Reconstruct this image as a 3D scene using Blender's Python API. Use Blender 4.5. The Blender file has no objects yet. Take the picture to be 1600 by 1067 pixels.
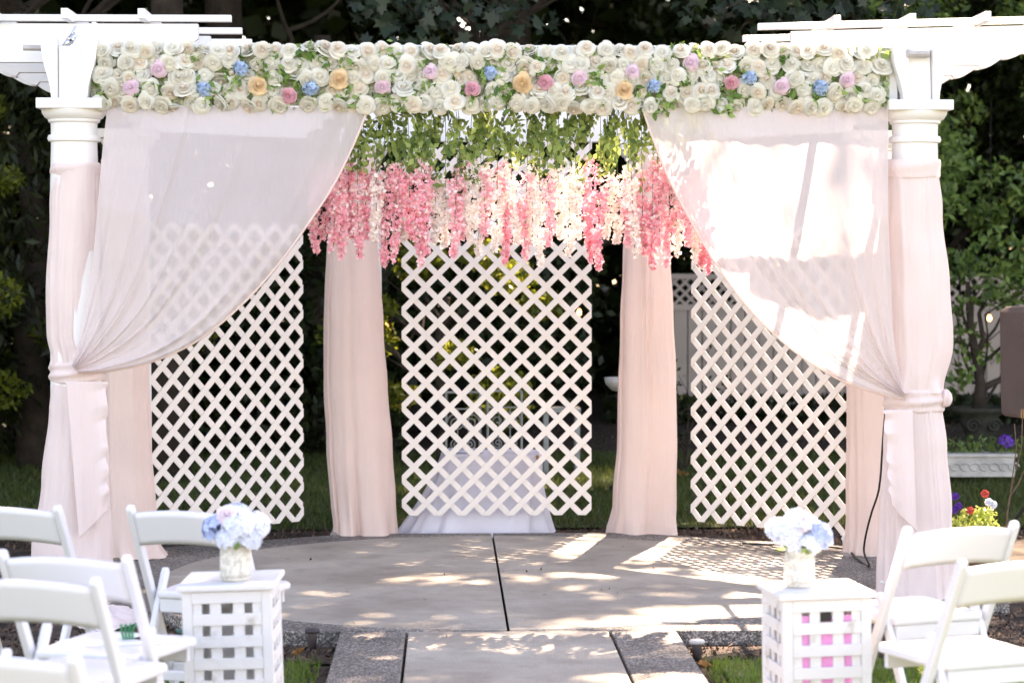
import bpy, math, random
import numpy as np
from mathutils import Vector, Matrix, Euler, noise

random.seed(7); rng = np.random.default_rng(7)
PI = math.pi; R = math.radians
scn = bpy.context.scene; COL = scn.collection

# ---------------------------------------------------------------- camera, world, sun, exposure
F = 3500.0; HC = 1.68; YAW = math.atan(100/F); PIT = math.atan(113.5/F)
cd = bpy.data.cameras.new('camera'); cam = bpy.data.objects.new('camera', cd); COL.objects.link(cam)
cam.location = (0, 0, HC); cam.rotation_euler = (PI/2 - PIT, 0, -YAW)
cd.sensor_width = 36; cd.lens = 36*F/1600; cd.clip_end = 400; cd.clip_start = .1
cd.dof.use_dof = True; cd.dof.focus_distance = 11.9; cd.dof.aperture_fstop = 3.0
scn.camera = cam
SUN_AZ = math.atan2(.27, 1.0); SUN_EL = R(52)         # sun stands behind the arbour, a little to the right
w = bpy.data.worlds.new('World'); scn.world = w; w.use_nodes = True
nt = w.node_tree; bg = nt.nodes['Background']; sky = nt.nodes.new('ShaderNodeTexSky')
sky.sky_type = 'NISHITA'; sky.sun_disc = False; sky.sun_elevation = SUN_EL; sky.sun_rotation = SUN_AZ
nt.links.new(sky.outputs[0], bg.inputs[0]); bg.inputs[1].default_value = .13
sd = bpy.data.lights.new('sun', 'SUN'); sun = bpy.data.objects.new('sun', sd); COL.objects.link(sun)
sd.energy = 4.6; sd.angle = R(.53); sd.color = (1, .95, .87)
S = Vector((math.sin(SUN_AZ)*math.cos(SUN_EL), math.cos(SUN_AZ)*math.cos(SUN_EL), math.sin(SUN_EL)))
sun.rotation_euler = S.to_track_quat('Z', 'Y').to_euler(); sun.location = (3, 8, 9)
vs = scn.view_settings; vs.view_transform = 'Standard'; vs.look = 'None'; vs.gamma = 1; vs.use_curve_mapping = False
vs.exposure = 2.82
vs.use_white_balance = True; vs.white_balance_temperature = 8900; vs.white_balance_tint = 22
scn.cycles.max_bounces = 8; scn.cycles.transparent_max_bounces = 24

# ---------------------------------------------------------------- picture point -> place in the world
fw = Vector((math.sin(YAW)*math.cos(PIT), math.cos(YAW)*math.cos(PIT), -math.sin(PIT)))
rt = Vector((math.cos(YAW), -math.sin(YAW), 0)); up = rt.cross(fw)
def ray(u, v): return fw + rt*((u-800)/F) - up*((v-533.5)/F)
def at(u, v, Y):
    d = ray(u, v); return Vector((0, 0, HC)) + d*(Y/d.y)
def ground(u, v, z=0.):
    d = ray(u, v); return Vector((0, 0, HC)) + d*((z-HC)/d.z)

# ---------------------------------------------------------------- materials
def mat(name, col, rough=.6, var=.12, scale=6, bump=0., bscale=60, spec=.35, col2=None, trans=0., alpha=0., sss=0., objvar=0., contrast=(.35, .65), detail=5, cloth=0):
    m = bpy.data.materials.new(name); m.use_nodes = True; t = m.node_tree; N = t.nodes; L = t.links
    p = N['Principled BSDF']; out = N['Material Output']
    tc = N.new('ShaderNodeTexCoord'); nz = N.new('ShaderNodeTexNoise'); nz.inputs['Scale'].default_value = scale
    nz.inputs['Detail'].default_value = detail; L.new(tc.outputs['Object'], nz.inputs['Vector'])
    cr = N.new('ShaderNodeValToRGB'); L.new(nz.outputs[0], cr.inputs[0])
    c2 = col2 or tuple(c*(1-var) for c in col)
    cr.color_ramp.elements[0].position = contrast[0]; cr.color_ramp.elements[1].position = contrast[1]
    cr.color_ramp.elements[0].color = (*c2, 1); cr.color_ramp.elements[1].color = (*col, 1)
    colout = cr.outputs[0]
    if objvar:
        oi = N.new('ShaderNodeObjectInfo'); hs = N.new('ShaderNodeHueSaturation')
        mr = N.new('ShaderNodeMapRange'); mr.inputs[3].default_value = 1-objvar; mr.inputs[4].default_value = 1+objvar*.4
        L.new(oi.outputs['Random'], mr.inputs[0]); L.new(mr.outputs[0], hs.inputs['Value']); L.new(colout, hs.inputs['Color']); colout = hs.outputs[0]
    L.new(colout, p.inputs['Base Color'])
    p.inputs['Roughness'].default_value = rough; p.inputs['Specular IOR Level'].default_value = spec
    if bump:
        nb = N.new('ShaderNodeTexNoise'); nb.inputs['Scale'].default_value = bscale; nb.inputs['Detail'].default_value = 6
        L.new(tc.outputs['Object'], nb.inputs['Vector']); b = N.new('ShaderNodeBump'); b.inputs['Strength'].default_value = bump
        b.inputs['Distance'].default_value = .01; L.new(nb.outputs[0], b.inputs['Height']); L.new(b.outputs[0], p.inputs['Normal'])
    if cloth:
        mp = N.new('ShaderNodeMapping'); mp.inputs['Scale'].default_value = (26, 26, 2.2); L.new(tc.outputs['Object'], mp.inputs[0])
        n1 = N.new('ShaderNodeTexNoise'); n1.inputs['Scale'].default_value = 1; n1.inputs['Detail'].default_value = 4; n1.inputs['Distortion'].default_value = .6; L.new(mp.outputs[0], n1.inputs['Vector'])
        b2 = N.new('ShaderNodeBump'); b2.inputs['Strength'].default_value = cloth; b2.inputs['Distance'].default_value = .02; L.new(n1.outputs[0], b2.inputs['Height']); L.new(b.outputs[0], b2.inputs['Normal']); L.new(b2.outputs[0], p.inputs['Normal'])
    sh = p.outputs[0]
    if trans:
        tr = N.new('ShaderNodeBsdfTranslucent'); L.new(colout, tr.inputs[0]); mx = N.new('ShaderNodeMixShader')
        mx.inputs[0].default_value = trans; L.new(sh, mx.inputs[1]); L.new(tr.outputs[0], mx.inputs[2]); sh = mx.outputs[0]
    if alpha:
        tp = N.new('ShaderNodeBsdfTransparent'); mx = N.new('ShaderNodeMixShader'); mx.inputs[0].default_value = alpha
        L.new(sh, mx.inputs[1]); L.new(tp.outputs[0], mx.inputs[2]); sh = mx.outputs[0]
    if sh != p.outputs[0]: L.new(sh, out.inputs[0])
    return m

def leafmat(name, dark, light, trans=.35, rough=.45, hv=.5):
    """leaf colour varies from leaf to leaf (random per face island)"""
    m = bpy.data.materials.new(name); m.use_nodes = True; t = m.node_tree; N = t.nodes; L = t.links
    p = N['Principled BSDF']; out = N['Material Output']; g = N.new('ShaderNodeNewGeometry')
    cr = N.new('ShaderNodeValToRGB'); L.new(g.outputs['Random Per Island'], cr.inputs[0])
    cr.color_ramp.elements[0].color = (*dark, 1); cr.color_ramp.elements[1].color = (*light, 1)
    L.new(cr.outputs[0], p.inputs['Base Color']); p.inputs['Roughness'].default_value = rough; p.inputs['Specular IOR Level'].default_value = .3
    tr = N.new('ShaderNodeBsdfTranslucent'); hs = N.new('ShaderNodeHueSaturation'); hs.inputs['Hue'].default_value = .48
    hs.inputs['Value'].default_value = 1.6; L.new(cr.outputs[0], hs.inputs['Color']); L.new(hs.outputs[0], tr.inputs[0])
    mx = N.new('ShaderNodeMixShader'); mx.inputs[0].default_value = trans
    L.new(p.outputs[0], mx.inputs[1]); L.new(tr.outputs[0], mx.inputs[2]); L.new(mx.outputs[0], out.inputs[0])
    return m

def aggregate_mat():
    m = bpy.data.materials.new('exposed_aggregate'); m.use_nodes = True; t = m.node_tree; N = t.nodes; L = t.links; p = N['Principled BSDF']
    tc = N.new('ShaderNodeTexCoord')
    v = N.new('ShaderNodeTexVoronoi'); v.inputs['Scale'].default_value = 140; L.new(tc.outputs['Object'], v.inputs['Vector'])
    sep = N.new('ShaderNodeSeparateColor'); L.new(v.outputs['Color'], sep.inputs[0])
    cr = N.new('ShaderNodeValToRGB'); L.new(sep.outputs[0], cr.inputs[0]); e = cr.color_ramp.elements
    e[0].color = (.06, .052, .047, 1); e[1].color = (.50, .44, .39, 1); e[1].position = 1
    for ps, c in ((.35, (.10, .09, .085)), (.6, (.20, .175, .155)), (.82, (.30, .26, .23))):
        x = e.new(ps); x.color = (*c, 1)
    nz = N.new('ShaderNodeTexNoise'); nz.inputs['Scale'].default_value = 3; nz.inputs['Detail'].default_value = 6; L.new(tc.outputs['Object'], nz.inputs['Vector'])
    mr = N.new('ShaderNodeMapRange'); mr.inputs[1].default_value = .3; mr.inputs[2].default_value = .7; mr.inputs[3].default_value = .65; mr.inputs[4].default_value = 1.1
    L.new(nz.outputs[0], mr.inputs[0]); hs = N.new('ShaderNodeHueSaturation'); L.new(mr.outputs[0], hs.inputs['Value']); L.new(cr.outputs[0], hs.inputs['Color'])
    L.new(hs.outputs[0], p.inputs['Base Color']); p.inputs['Roughness'].default_value = .75
    b = N.new('ShaderNodeBump'); b.inputs['Strength'].default_value = .9; b.inputs['Distance'].default_value = .004; b.invert = True
    L.new(v.outputs['Distance'], b.inputs['Height']); L.new(b.outputs[0], p.inputs['Normal'])
    return m

def concrete_mat():
    m = bpy.data.materials.new('broomed_concrete'); m.use_nodes = True; t = m.node_tree; N = t.nodes; L = t.links; p = N['Principled BSDF']
    tc = N.new('ShaderNodeTexCoord')
    a = N.new('ShaderNodeTexNoise'); a.inputs['Scale'].default_value = 1.6; a.inputs['Detail'].default_value = 9; a.inputs['Roughness'].default_value = .65
    L.new(tc.outputs['Object'], a.inputs['Vector'])
    cr = N.new('ShaderNodeValToRGB'); L.new(a.outputs[0], cr.inputs[0]); e = cr.color_ramp.elements
    e[0].position = .33; e[0].color = (.27, .23, .19, 1); e[1].position = .66; e[1].color = (.43, .385, .33, 1)
    f = N.new('ShaderNodeTexNoise'); f.inputs['Scale'].default_value = 160; f.inputs['Detail'].default_value = 3; L.new(tc.outputs['Object'], f.inputs['Vector'])
    mr = N.new('ShaderNodeMapRange'); mr.inputs[1].default_value = .3; mr.inputs[2].default_value = .7; mr.inputs[3].default_value = .62; mr.inputs[4].default_value = 1.25
    L.new(f.outputs[0], mr.inputs[0]); hs = N.new('ShaderNodeHueSaturation'); L.new(mr.outputs[0], hs.inputs['Value']); L.new(cr.outputs[0], hs.inputs['Color'])
    L.new(hs.outputs[0], p.inputs['Base Color']); p.inputs['Roughness'].default_value = .8
    st = N.new('ShaderNodeTexNoise'); st.inputs['Scale'].default_value = 5; st.inputs['Detail'].default_value = 8; st.inputs['Roughness'].default_value = .75; L.new(tc.outputs['Object'], st.inputs['Vector'])
    m2 = N.new('ShaderNodeMapRange'); m2.inputs[1].default_value = .50; m2.inputs[2].default_value = .72; m2.inputs[3].default_value = 0; m2.inputs[4].default_value = .45; L.new(st.outputs[0], m2.inputs[0])
    mxc = N.new('ShaderNodeMix'); mxc.data_type = 'RGBA'; L.new(m2.outputs[0], mxc.inputs[0]); L.new(hs.outputs[0], mxc.inputs[6]); mxc.inputs[7].default_value = (.13, .105, .085, 1); L.new(mxc.outputs[2], p.inputs['Base Color'])
    mp = N.new('ShaderNodeMapping'); mp.inputs['Scale'].default_value = (4, 180, 4); L.new(tc.outputs['Object'], mp.inputs[0])
    br = N.new('ShaderNodeTexNoise'); br.inputs['Scale'].default_value = 1; L.new(mp.outputs[0], br.inputs['Vector'])
    b = N.new('ShaderNodeBump'); b.inputs['Strength'].default_value = .35; b.inputs['Distance'].default_value = .003
    L.new(br.outputs[0], b.inputs['Height']); L.new(b.outputs[0], p.inputs['Normal'])
    return m

M = dict(
    white=mat('white_paint', (.82, .80, .79), .45, .06, 3, .08, 40),
    worn=mat('worn_white_paint', (.68, .665, .67), .55, .25, 9, .35, 30, contrast=(.30, .40), col2=(.48, .44, .40), detail=9),
    vinyl=mat('white_vinyl', (.80, .73, .68), .4, .05, 4),
    resin=mat('white_resin', (.70, .69, .72), .3, .03, 3, 0, spec=.5),
    fence=mat('beige_vinyl', (.52, .43, .38), .5, .12, 2, .05, 20),
    drape=mat('blush_drape', (.89, .70, .635), .85, .05, 3, .12, 260, spec=.1, trans=.25, cloth=.45),
    blush=mat('pale_blush_drape', (.89, .745, .715), .85, .05, 3, .12, 260, spec=.1, trans=.25, cloth=.45),
    sheer=mat('sheer_blush_voile', (.88, .79, .785), .85, .05, 3, .08, 260, spec=.1, trans=.5, alpha=.155, cloth=.35),
    cloth=mat('white_tablecloth', (.74, .73, .82), .8, .06, 4, .1, 120, spec=.1),
    agg=aggregate_mat(), conc=concrete_mat(),
    soil=mat('bark_soil', (.085, .058, .042), .95, .6, 9, 1.0, 55, col2=(.02, .014, .011)),
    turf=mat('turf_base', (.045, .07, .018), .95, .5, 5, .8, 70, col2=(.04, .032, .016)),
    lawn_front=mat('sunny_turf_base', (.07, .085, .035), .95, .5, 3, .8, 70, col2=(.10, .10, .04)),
    rose1=mat('cream_rose', (.90, .86, .76), .6, .1, 30, trans=.32, objvar=.06),
    rose2=mat('ivory_rose', (.90, .88, .80), .6, .1, 30, trans=.32, objvar=.06),
    rose3=mat('peach_rose', (.90, .80, .68), .6, .12, 30, trans=.32, objvar=.06),
    pinkr=mat('pink_peony', (.84, .42, .50), .6, .3, 25, trans=.2), lilac=mat('lilac_pink_peony', (.88, .66, .76), .6, .2, 25, trans=.2),
    orange=mat('apricot_peony', (.90, .64, .38), .6, .3, 25, trans=.2), blue=mat('light_blue_hydrangea', (.50, .66, .88), .6, .3, 25, trans=.2),
    bluep=mat('pale_blue_petals', (.50, .60, .85), .6, .2, 25, trans=.2), whitep=mat('white_petals', (.76, .80, .90), .6, .08, 25, trans=.2),
    palepink=mat('pale_pink_petals', (.89, .76, .82), .6, .1, 25, trans=.2),
    purple=mat('purple_petunia', (.16, .05, .42), .6, .3, 25, trans=.2), red=mat('red_petals', (.75, .12, .10), .6, .3, 25, trans=.2),
    garleaf=leafmat('garland_leaves', (.05, .13, .02), (.30, .45, .14), .3),
    wleaf=leafmat('wisteria_leaves', (.06, .12, .03), (.36, .46, .14), .35),
    wpink=leafmat('pink_wisteria_petals', (.86, .36, .43), (.90, .70, .69), .3), wwhite=leafmat('white_wisteria_petals', (.86, .74, .66), (.88, .86, .84), .3),
    wrose=leafmat('rose_wisteria_petals', (.82, .30, .37), (.90, .56, .58), .3),
    backing=mat('woven_backing', (.60, .62, .46), .9, .6, 60),
    stem=mat('green_wire_stem', (.10, .14, .04), .6),
    bark=mat('bark', (.045, .032, .024), .95, .5, 8, 1, 30),
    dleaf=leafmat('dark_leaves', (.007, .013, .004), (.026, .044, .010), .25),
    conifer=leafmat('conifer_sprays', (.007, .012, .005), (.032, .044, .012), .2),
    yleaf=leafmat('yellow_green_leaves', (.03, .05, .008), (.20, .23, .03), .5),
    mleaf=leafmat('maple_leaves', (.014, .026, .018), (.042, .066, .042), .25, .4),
    sleaf=leafmat('shrub_leaves', (.03, .07, .015), (.16, .25, .06), .25, .4),
    lime=leafmat('lime_leaves', (.22, .32, .05), (.50, .55, .18), .3),
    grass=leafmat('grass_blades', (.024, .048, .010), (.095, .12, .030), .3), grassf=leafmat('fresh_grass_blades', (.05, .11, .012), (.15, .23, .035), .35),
    deadleaf=mat('dead_leaf', (.45, .22, .08), .7, .4, 30, .3, 60, trans=.2),
    chip=leafmat('bark_chips', (.03, .018, .012), (.16, .10, .07), .0, .9),
    stone=mat('cast_stone', (.50, .48, .45), .8, .3, 8, .5, 40), dstone=mat('mossy_stone', (.040, .040, .030), .9, .5, 8, .6, 40),
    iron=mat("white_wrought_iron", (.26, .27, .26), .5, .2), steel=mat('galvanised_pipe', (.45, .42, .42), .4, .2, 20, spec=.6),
    chrome=mat('chrome', (.6, .62, .65), .2), speaker=mat('grey_speaker', (.050, .040, .045), .5, .2, 10, .3, 400),
    speakf=mat('speaker_trim', (.085, .065, .065), .5, .2), rust=mat('rusty_wire', (.16, .09, .06), .8, .4, 40),
    black=mat('black_rubber', (.012, .012, .012), .5), terr=mat('brown_planter', (.13, .06, .035), .8, .3, 10),
    pink=mat('magenta_tissue', (.95, .36, .72), .6, .1, 8, trans=.2), jar=mat('lace_wrapped_jar', (.74, .69, .60), .7, .28, 60, .6, 90, contrast=(.4, .55)),
    paper=mat('program_paper', (.82, .83, .84), .6, .02), ink=mat('grey_print', (.35, .36, .42), .7), ribbon=mat('green_ribbon', (.03, .25, .12), .4),
    tan=mat('tan_tile', (.42, .36, .32), .8, .2, 12, .3, 40), wood=mat('bare_wood', (.40, .24, .11), .7, .3, 30), green=mat('green_glass_bit', (.06, .16, .13), .5),
)
for _k in ('sheer', 'drape', 'blush'):
    _n = M[_k].node_tree; _b = [q for q in _n.nodes if q.type == 'BUMP'][-1]
    for q in _n.nodes:
        if q.type == 'BSDF_TRANSLUCENT': _n.links.new(_b.outputs[0], q.inputs['Normal'])
M['chrome'].node_tree.nodes['Principled BSDF'].inputs['Metallic'].default_value = 1
def warm_bulb():
    m = bpy.data.materials.new('warm_bulb'); m.use_nodes = True; p = m.node_tree.nodes['Principled BSDF']
    p.inputs['Emission Color'].default_value = (1, .42, .15, 1); p.inputs['Emission Strength'].default_value = 2.0; p.inputs['Base Color'].default_value = (.8, .4, .2, 1)
    return m
M['bulb'] = warm_bulb()

# ---------------------------------------------------------------- helpers
def tag(o, label=None, cat=None, group=None, kind=None):
    if label: o['label'] = label
    if cat: o['category'] = cat
    if group: o['group'] = group
    if kind: o['kind'] = kind
    return o
def thing(name, label, cat, loc=(0, 0, 0), rot=(0, 0, 0), group=None):
    o = bpy.data.objects.new(name, None); COL.objects.link(o); o.empty_display_size = .1
    o.location = loc; o.rotation_euler = rot if not isinstance(rot, (int, float)) else (0, 0, rot)
    return tag(o, label, cat, group)
def link(name, me, parent=None, loc=(0, 0, 0), rot=(0, 0, 0), scale=None):
    o = bpy.data.objects.new(name, me); COL.objects.link(o); o.parent = parent
    o.location = loc; o.rotation_euler = rot
    if scale is not None: o.scale = (scale,)*3 if isinstance(scale, (int, float)) else scale
    return o
def copy_tree(o, parent=None):
    c = o.copy(); COL.objects.link(c); c.parent = parent
    for ch in list(o.children): copy_tree(ch, c)
    return c

class MB:
    """collects shapes into one mesh"""
    def __init__(s): s.v = []; s.f = []
    def add(s, vs, fs):
        n = len(s.v); s.v += [tuple(v) for v in vs]; s.f += [tuple(i+n for i in f) for f in fs]; return s
    def box(s, c, d, rot=None):
        c = Vector(c); m = rot.to_matrix() if rot is not None else Matrix.Identity(3); h = [x/2 for x in d]
        vs = [c + m @ Vector((sx*h[0], sy*h[1], sz*h[2])) for sx in (-1, 1) for sy in (-1, 1) for sz in (-1, 1)]
        return s.add(vs, [(0, 1, 3, 2), (4, 6, 7, 5), (0, 4, 5, 1), (2, 3, 7, 6), (0, 2, 6, 4), (1, 5, 7, 3)])
    def prism(s, poly, n, depth, org=(0, 0, 0), ax=None):
        """polygon (list of 2D) in the plane spanned by ax, extruded along n"""
        n = Vector(n).normalized(); a, b = ax; a = Vector(a); b = Vector(b); org = Vector(org); k = len(poly)
        v0 = [org + a*x + b*y - n*(depth/2) for x, y in poly]; v1 = [v + n*depth for v in v0]
        area = sum(poly[i][0]*poly[(i+1) % k][1] - poly[(i+1) % k][0]*poly[i][1] for i in range(k))
        if (area > 0) != (a.cross(b).dot(n) > 0): v0.reverse(); v1.reverse()
        return s.add(v0+v1, [tuple(reversed(range(k))), tuple(range(k, 2*k))] + [(i, (i+1) % k, (i+1) % k+k, i+k) for i in range(k)])
    def tube(s, pts, r, n=8, cap=True):
        pts = [Vector(p) for p in pts]; rings = []; prev = None
        for i, p in enumerate(pts):
            t = (pts[min(i+1, len(pts)-1)] - pts[max(i-1, 0)]).normalized()
            if prev is None:
                a = t.orthogonal().normalized()
            else:
                a = (prev - t*prev.dot(t)).normalized()
            prev = a; b = t.cross(a); rr = r[i] if isinstance(r, (list, tuple)) else r
            rings.append([p + (a*math.cos(2*PI*k/n) + b*math.sin(2*PI*k/n))*rr for k in range(n)])
        vs = [v for q in rings for v in q]; fs = []
        for i in range(len(pts)-1):
            for k in range(n): fs.append((i*n+k, i*n+(k+1) % n, (i+1)*n+(k+1) % n, (i+1)*n+k))
        if cap: fs += [tuple(reversed(range(n))), tuple(range((len(pts)-1)*n, len(pts)*n))]
        return s.add(vs, fs)
    def lathe(s, prof, n=32, c=(0, 0, 0), cap=True):
        vs = []; fs = []; c = Vector(c)
        for r, z in prof:
            for k in range(n): vs.append(c + Vector((r*math.cos(2*PI*k/n), r*math.sin(2*PI*k/n), z)))
        for i in range(len(prof)-1):
            for k in range(n): fs.append((i*n+k, i*n+(k+1) % n, (i+1)*n+(k+1) % n, (i+1)*n+k))
        if cap: fs += [tuple(reversed(range(n))), tuple(range((len(prof)-1)*n, len(prof)*n))]
        return s.add(vs, fs)
    def grid(s, fn, nu, nv, closed=False):
        vs = [fn(i/nu, j/nv) for j in range(nv+1) for i in range(nu+(0 if closed else 1))]; w_ = nu if closed else nu+1
        fs = []
        for j in range(nv):
            for i in range(nu):
                i2 = (i+1) % w_ if closed else i+1
                fs.append((j*w_+i, j*w_+i2, (j+1)*w_+i2, (j+1)*w_+i))
        return s.add(vs, fs)
    def mesh(s, name, m, smooth=False):
        me = bpy.data.meshes.new(name); me.from_pydata(s.v, [], s.f); me.validate(); me.update()
        if m: me.materials.append(m)
        if smooth: me.polygons.foreach_set('use_smooth', [True]*len(me.polygons))
        return me
    def build(s, name, m, parent=None, smooth=False, bevel=0, loc=(0, 0, 0), rot=(0, 0, 0), thick=0):
        o = link(name, s.mesh(name, m, smooth), parent, loc, rot)
        if thick:
            md = o.modifiers.new('thickness', 'SOLIDIFY'); md.thickness = thick
        if bevel:
            md = o.modifiers.new('bevel', 'BEVEL'); md.width = bevel; md.segments = 2; md.limit_method = 'ANGLE'; md.angle_limit = R(40)
        return o

def quads_mesh(name, V, m, smooth=False):
    """V: (n,k,3) array of k-cornered faces"""
    n, k, _ = V.shape; me = bpy.data.meshes.new(name); me.vertices.add(n*k); me.loops.add(n*k); me.polygons.add(n)
    me.vertices.foreach_set('co', V.reshape(-1).astype('f')); me.loops.foreach_set('vertex_index', np.arange(n*k, dtype='i'))
    me.polygons.foreach_set('loop_start', np.arange(0, n*k, k, dtype='i')); me.update(calc_edges=True)
    if isinstance(m, list):
        for x in m: me.materials.append(x)
    else: me.materials.append(m)
    return me
def leaves(P, size, tilt=None, aspect=.5, droop=0., sv=.35, fold=.25):
    """one folded leaf (two triangles' worth, as a 4-corner face) per point"""
    n = len(P); a = rng.normal(size=(n, 3)); a[:, 2] -= droop; a /= np.linalg.norm(a, axis=1)[:, None]
    b = rng.normal(size=(n, 3))
    if tilt is not None: b = b*.5 + np.array(tilt)
    b = b - (b*a).sum(1)[:, None]*a; b /= np.linalg.norm(b, axis=1)[:, None]+1e-9
    c = np.cross(a, b); s = (size*(1+sv*rng.uniform(-1, 1, n)))[:, None]
    # c: width axis, b: leaf normal
    return np.stack([P - a*s*.5, P + c*s*aspect*.5 + b*s*fold*.2, P + a*s*.5, P - c*s*aspect*.5 + b*s*fold*.2], 1)
LOBE = [(0, -.5), (.16, -.22), (.46, -.30), (.36, -.06), (.52, .14), (.22, .12), (.20, .30), (0, .55), (-.20, .30), (-.22, .12), (-.52, .14), (-.36, -.06), (-.46, -.30), (-.16, -.22)]
def maple_leaves(P, size):
    n = len(P); a = rng.normal(size=(n, 3))*.6; a[:, 2] -= .6; a[:, 1] -= .3; a /= np.linalg.norm(a, axis=1)[:, None]
    b = rng.normal(size=(n, 3))*.5 + np.array((0, -.5, .8)); b -= (b*a).sum(1)[:, None]*a; b /= np.linalg.norm(b, axis=1)[:, None]
    c = np.cross(a, b); s = (size*(1+.35*rng.uniform(-1, 1, n)))[:, None]
    return np.stack([P + (c*x + a*y - b*abs(x)*.35)*s for x, y in LOBE], 1)
def clumps(centres, radii, per, flat=1.):
    out = []
    for c, r, k in zip(centres, radii, per):
        d = rng.normal(size=(k, 3)); d /= np.linalg.norm(d, axis=1)[:, None]
        rr = r*rng.uniform(.25, 1, k)**.5; q = d*rr[:, None]; q[:, 2] *= flat; out.append(np.array(c)+q)
    return np.concatenate(out)

# ================================================================ GROUND
GZ = -.07
def sheet(name, x0, x1, y0, y1, z, m, sub=1, kind='structure', amp=0):
    mb = MB(); mb.grid(lambda a, b: (x0+(x1-x0)*a, y0+(y1-y0)*b, z + (amp*noise.noise(Vector((x0+(x1-x0)*a, y0+(y1-y0)*b, 0))*1.3) if amp else 0)), sub, sub)
    return tag(mb.build(name, m, smooth=True), kind=kind)
sheet('ground', -160, 160, -160, 160, GZ-.02, M['soil'], 2)
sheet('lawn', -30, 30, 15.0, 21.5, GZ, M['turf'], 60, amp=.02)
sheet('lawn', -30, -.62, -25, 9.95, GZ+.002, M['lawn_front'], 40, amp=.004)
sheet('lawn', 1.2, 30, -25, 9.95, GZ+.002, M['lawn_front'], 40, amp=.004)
sheet('flower_bed', -6, 7, 9.96, 14.98, GZ-.006, M['soil'], 80, amp=.012)

CX, CY, CR = .28, 12.24, 1.84
def slab(name, poly, z1, z0, m, parent=None, bevel=.006):
    mb = MB(); mb.prism(poly, (0, 0, 1), z1-z0, (0, 0, (z0+z1)/2), ((1, 0, 0), (0, 1, 0)))
    o = mb.build(name, m, parent, bevel=bevel); tag(o, kind='structure' if parent is None else None); return o
g = .006
left = [(CX-g, 10.36), (-.75, 10.40), (-1.30, 10.85), (-1.62, 11.22), (-2.25, 11.25), (-2.35, 13.2), (-.6, 14.25), (CX-g, 14.25)]
right = [(CX+g, 10.36), (1.45, 10.37), (2.0, 10.75), (2.25, 11.20), (2.85, 11.25), (2.95, 13.2), (1.15, 14.25), (CX+g, 14.25)]
slab('patio_border', left, -.004, -.12, M['agg']); slab('patio_border', right, -.004, -.12, M['agg'])
def half(sgn):
    pts = []
    a0 = math.acos(g/CR)
    for k in range(49):
        t = -a0 + 2*a0*k/48; pts.append((CX + sgn*CR*math.cos(t), CY + CR*math.sin(t)))
    return pts
slab('patio_disc', half(-1), 0, -.05, M['conc'], bevel=.004); slab('patio_disc', half(1), 0, -.05, M['conc'], bevel=.004)
slab('path', [(-.185, 4), (.745, 4), (.745, 10.35), (-.185, 10.35)], 0, -.1, M['conc'])
slab('path_border', [(-.50, 4), (-.197, 4), (-.197, 10.35), (-.50, 10.35)], 0, -.1, M['agg'])
slab('path_border', [(.757, 4), (1.06, 4), (1.06, 10.35), (.757, 10.35)], 0, -.1, M['agg'])
def blades(name, boxes, per, h, m, sz=.006):
    Vs = []
    for (x0, x1, y0, y1) in boxes:
        n = int((x1-x0)*(y1-y0)*per); P = np.stack([rng.uniform(x0, x1, n), rng.uniform(y0, y1, n), np.full(n, GZ)], 1)
        d = rng.normal(size=(n, 3))*.45; d[:, 2] = 1; a = rng.uniform(0, PI, n); wv = np.stack([np.cos(a), np.sin(a), 0*a], 1)*sz
        H = (h*rng.uniform(.5, 1.3, n))[:, None]
        Vs.append(np.stack([P-wv, P+wv, P+d*H], 1))
    o = link(name, quads_mesh(name, np.concatenate(Vs), m)); return tag(o, kind='stuff')
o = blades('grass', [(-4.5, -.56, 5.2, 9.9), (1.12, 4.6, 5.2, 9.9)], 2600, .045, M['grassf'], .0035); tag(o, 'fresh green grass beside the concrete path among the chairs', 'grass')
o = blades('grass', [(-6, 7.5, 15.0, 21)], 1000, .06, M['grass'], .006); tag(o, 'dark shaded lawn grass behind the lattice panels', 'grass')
# bark chips and litter on the beds
def chips(boxes, n):
    P = []
    for (x0, x1, y0, y1), k in zip(boxes, n):
        P.append(np.stack([rng.uniform(x0, x1, k), rng.uniform(y0, y1, k), np.full(k, GZ+.004)], 1))
    return leaves(np.concatenate(P), .035, tilt=(0, 0, 2.5), aspect=.45)
o = link('bark_mulch', quads_mesh('bark_mulch', chips([(-4, -.5, 9.9, 11.4), (1.06, 4.5, 9.9, 11.4), (-4, 4.5, 14.2, 15.1), (-6, 6, 20.5, 26), (-6, -2.3, 11, 15)], [3500, 4500, 4500, 4500, 3500]), M['chip']))
tag(o, 'brown bark chips scattered over the flower beds', 'mulch', kind='stuff')

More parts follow.
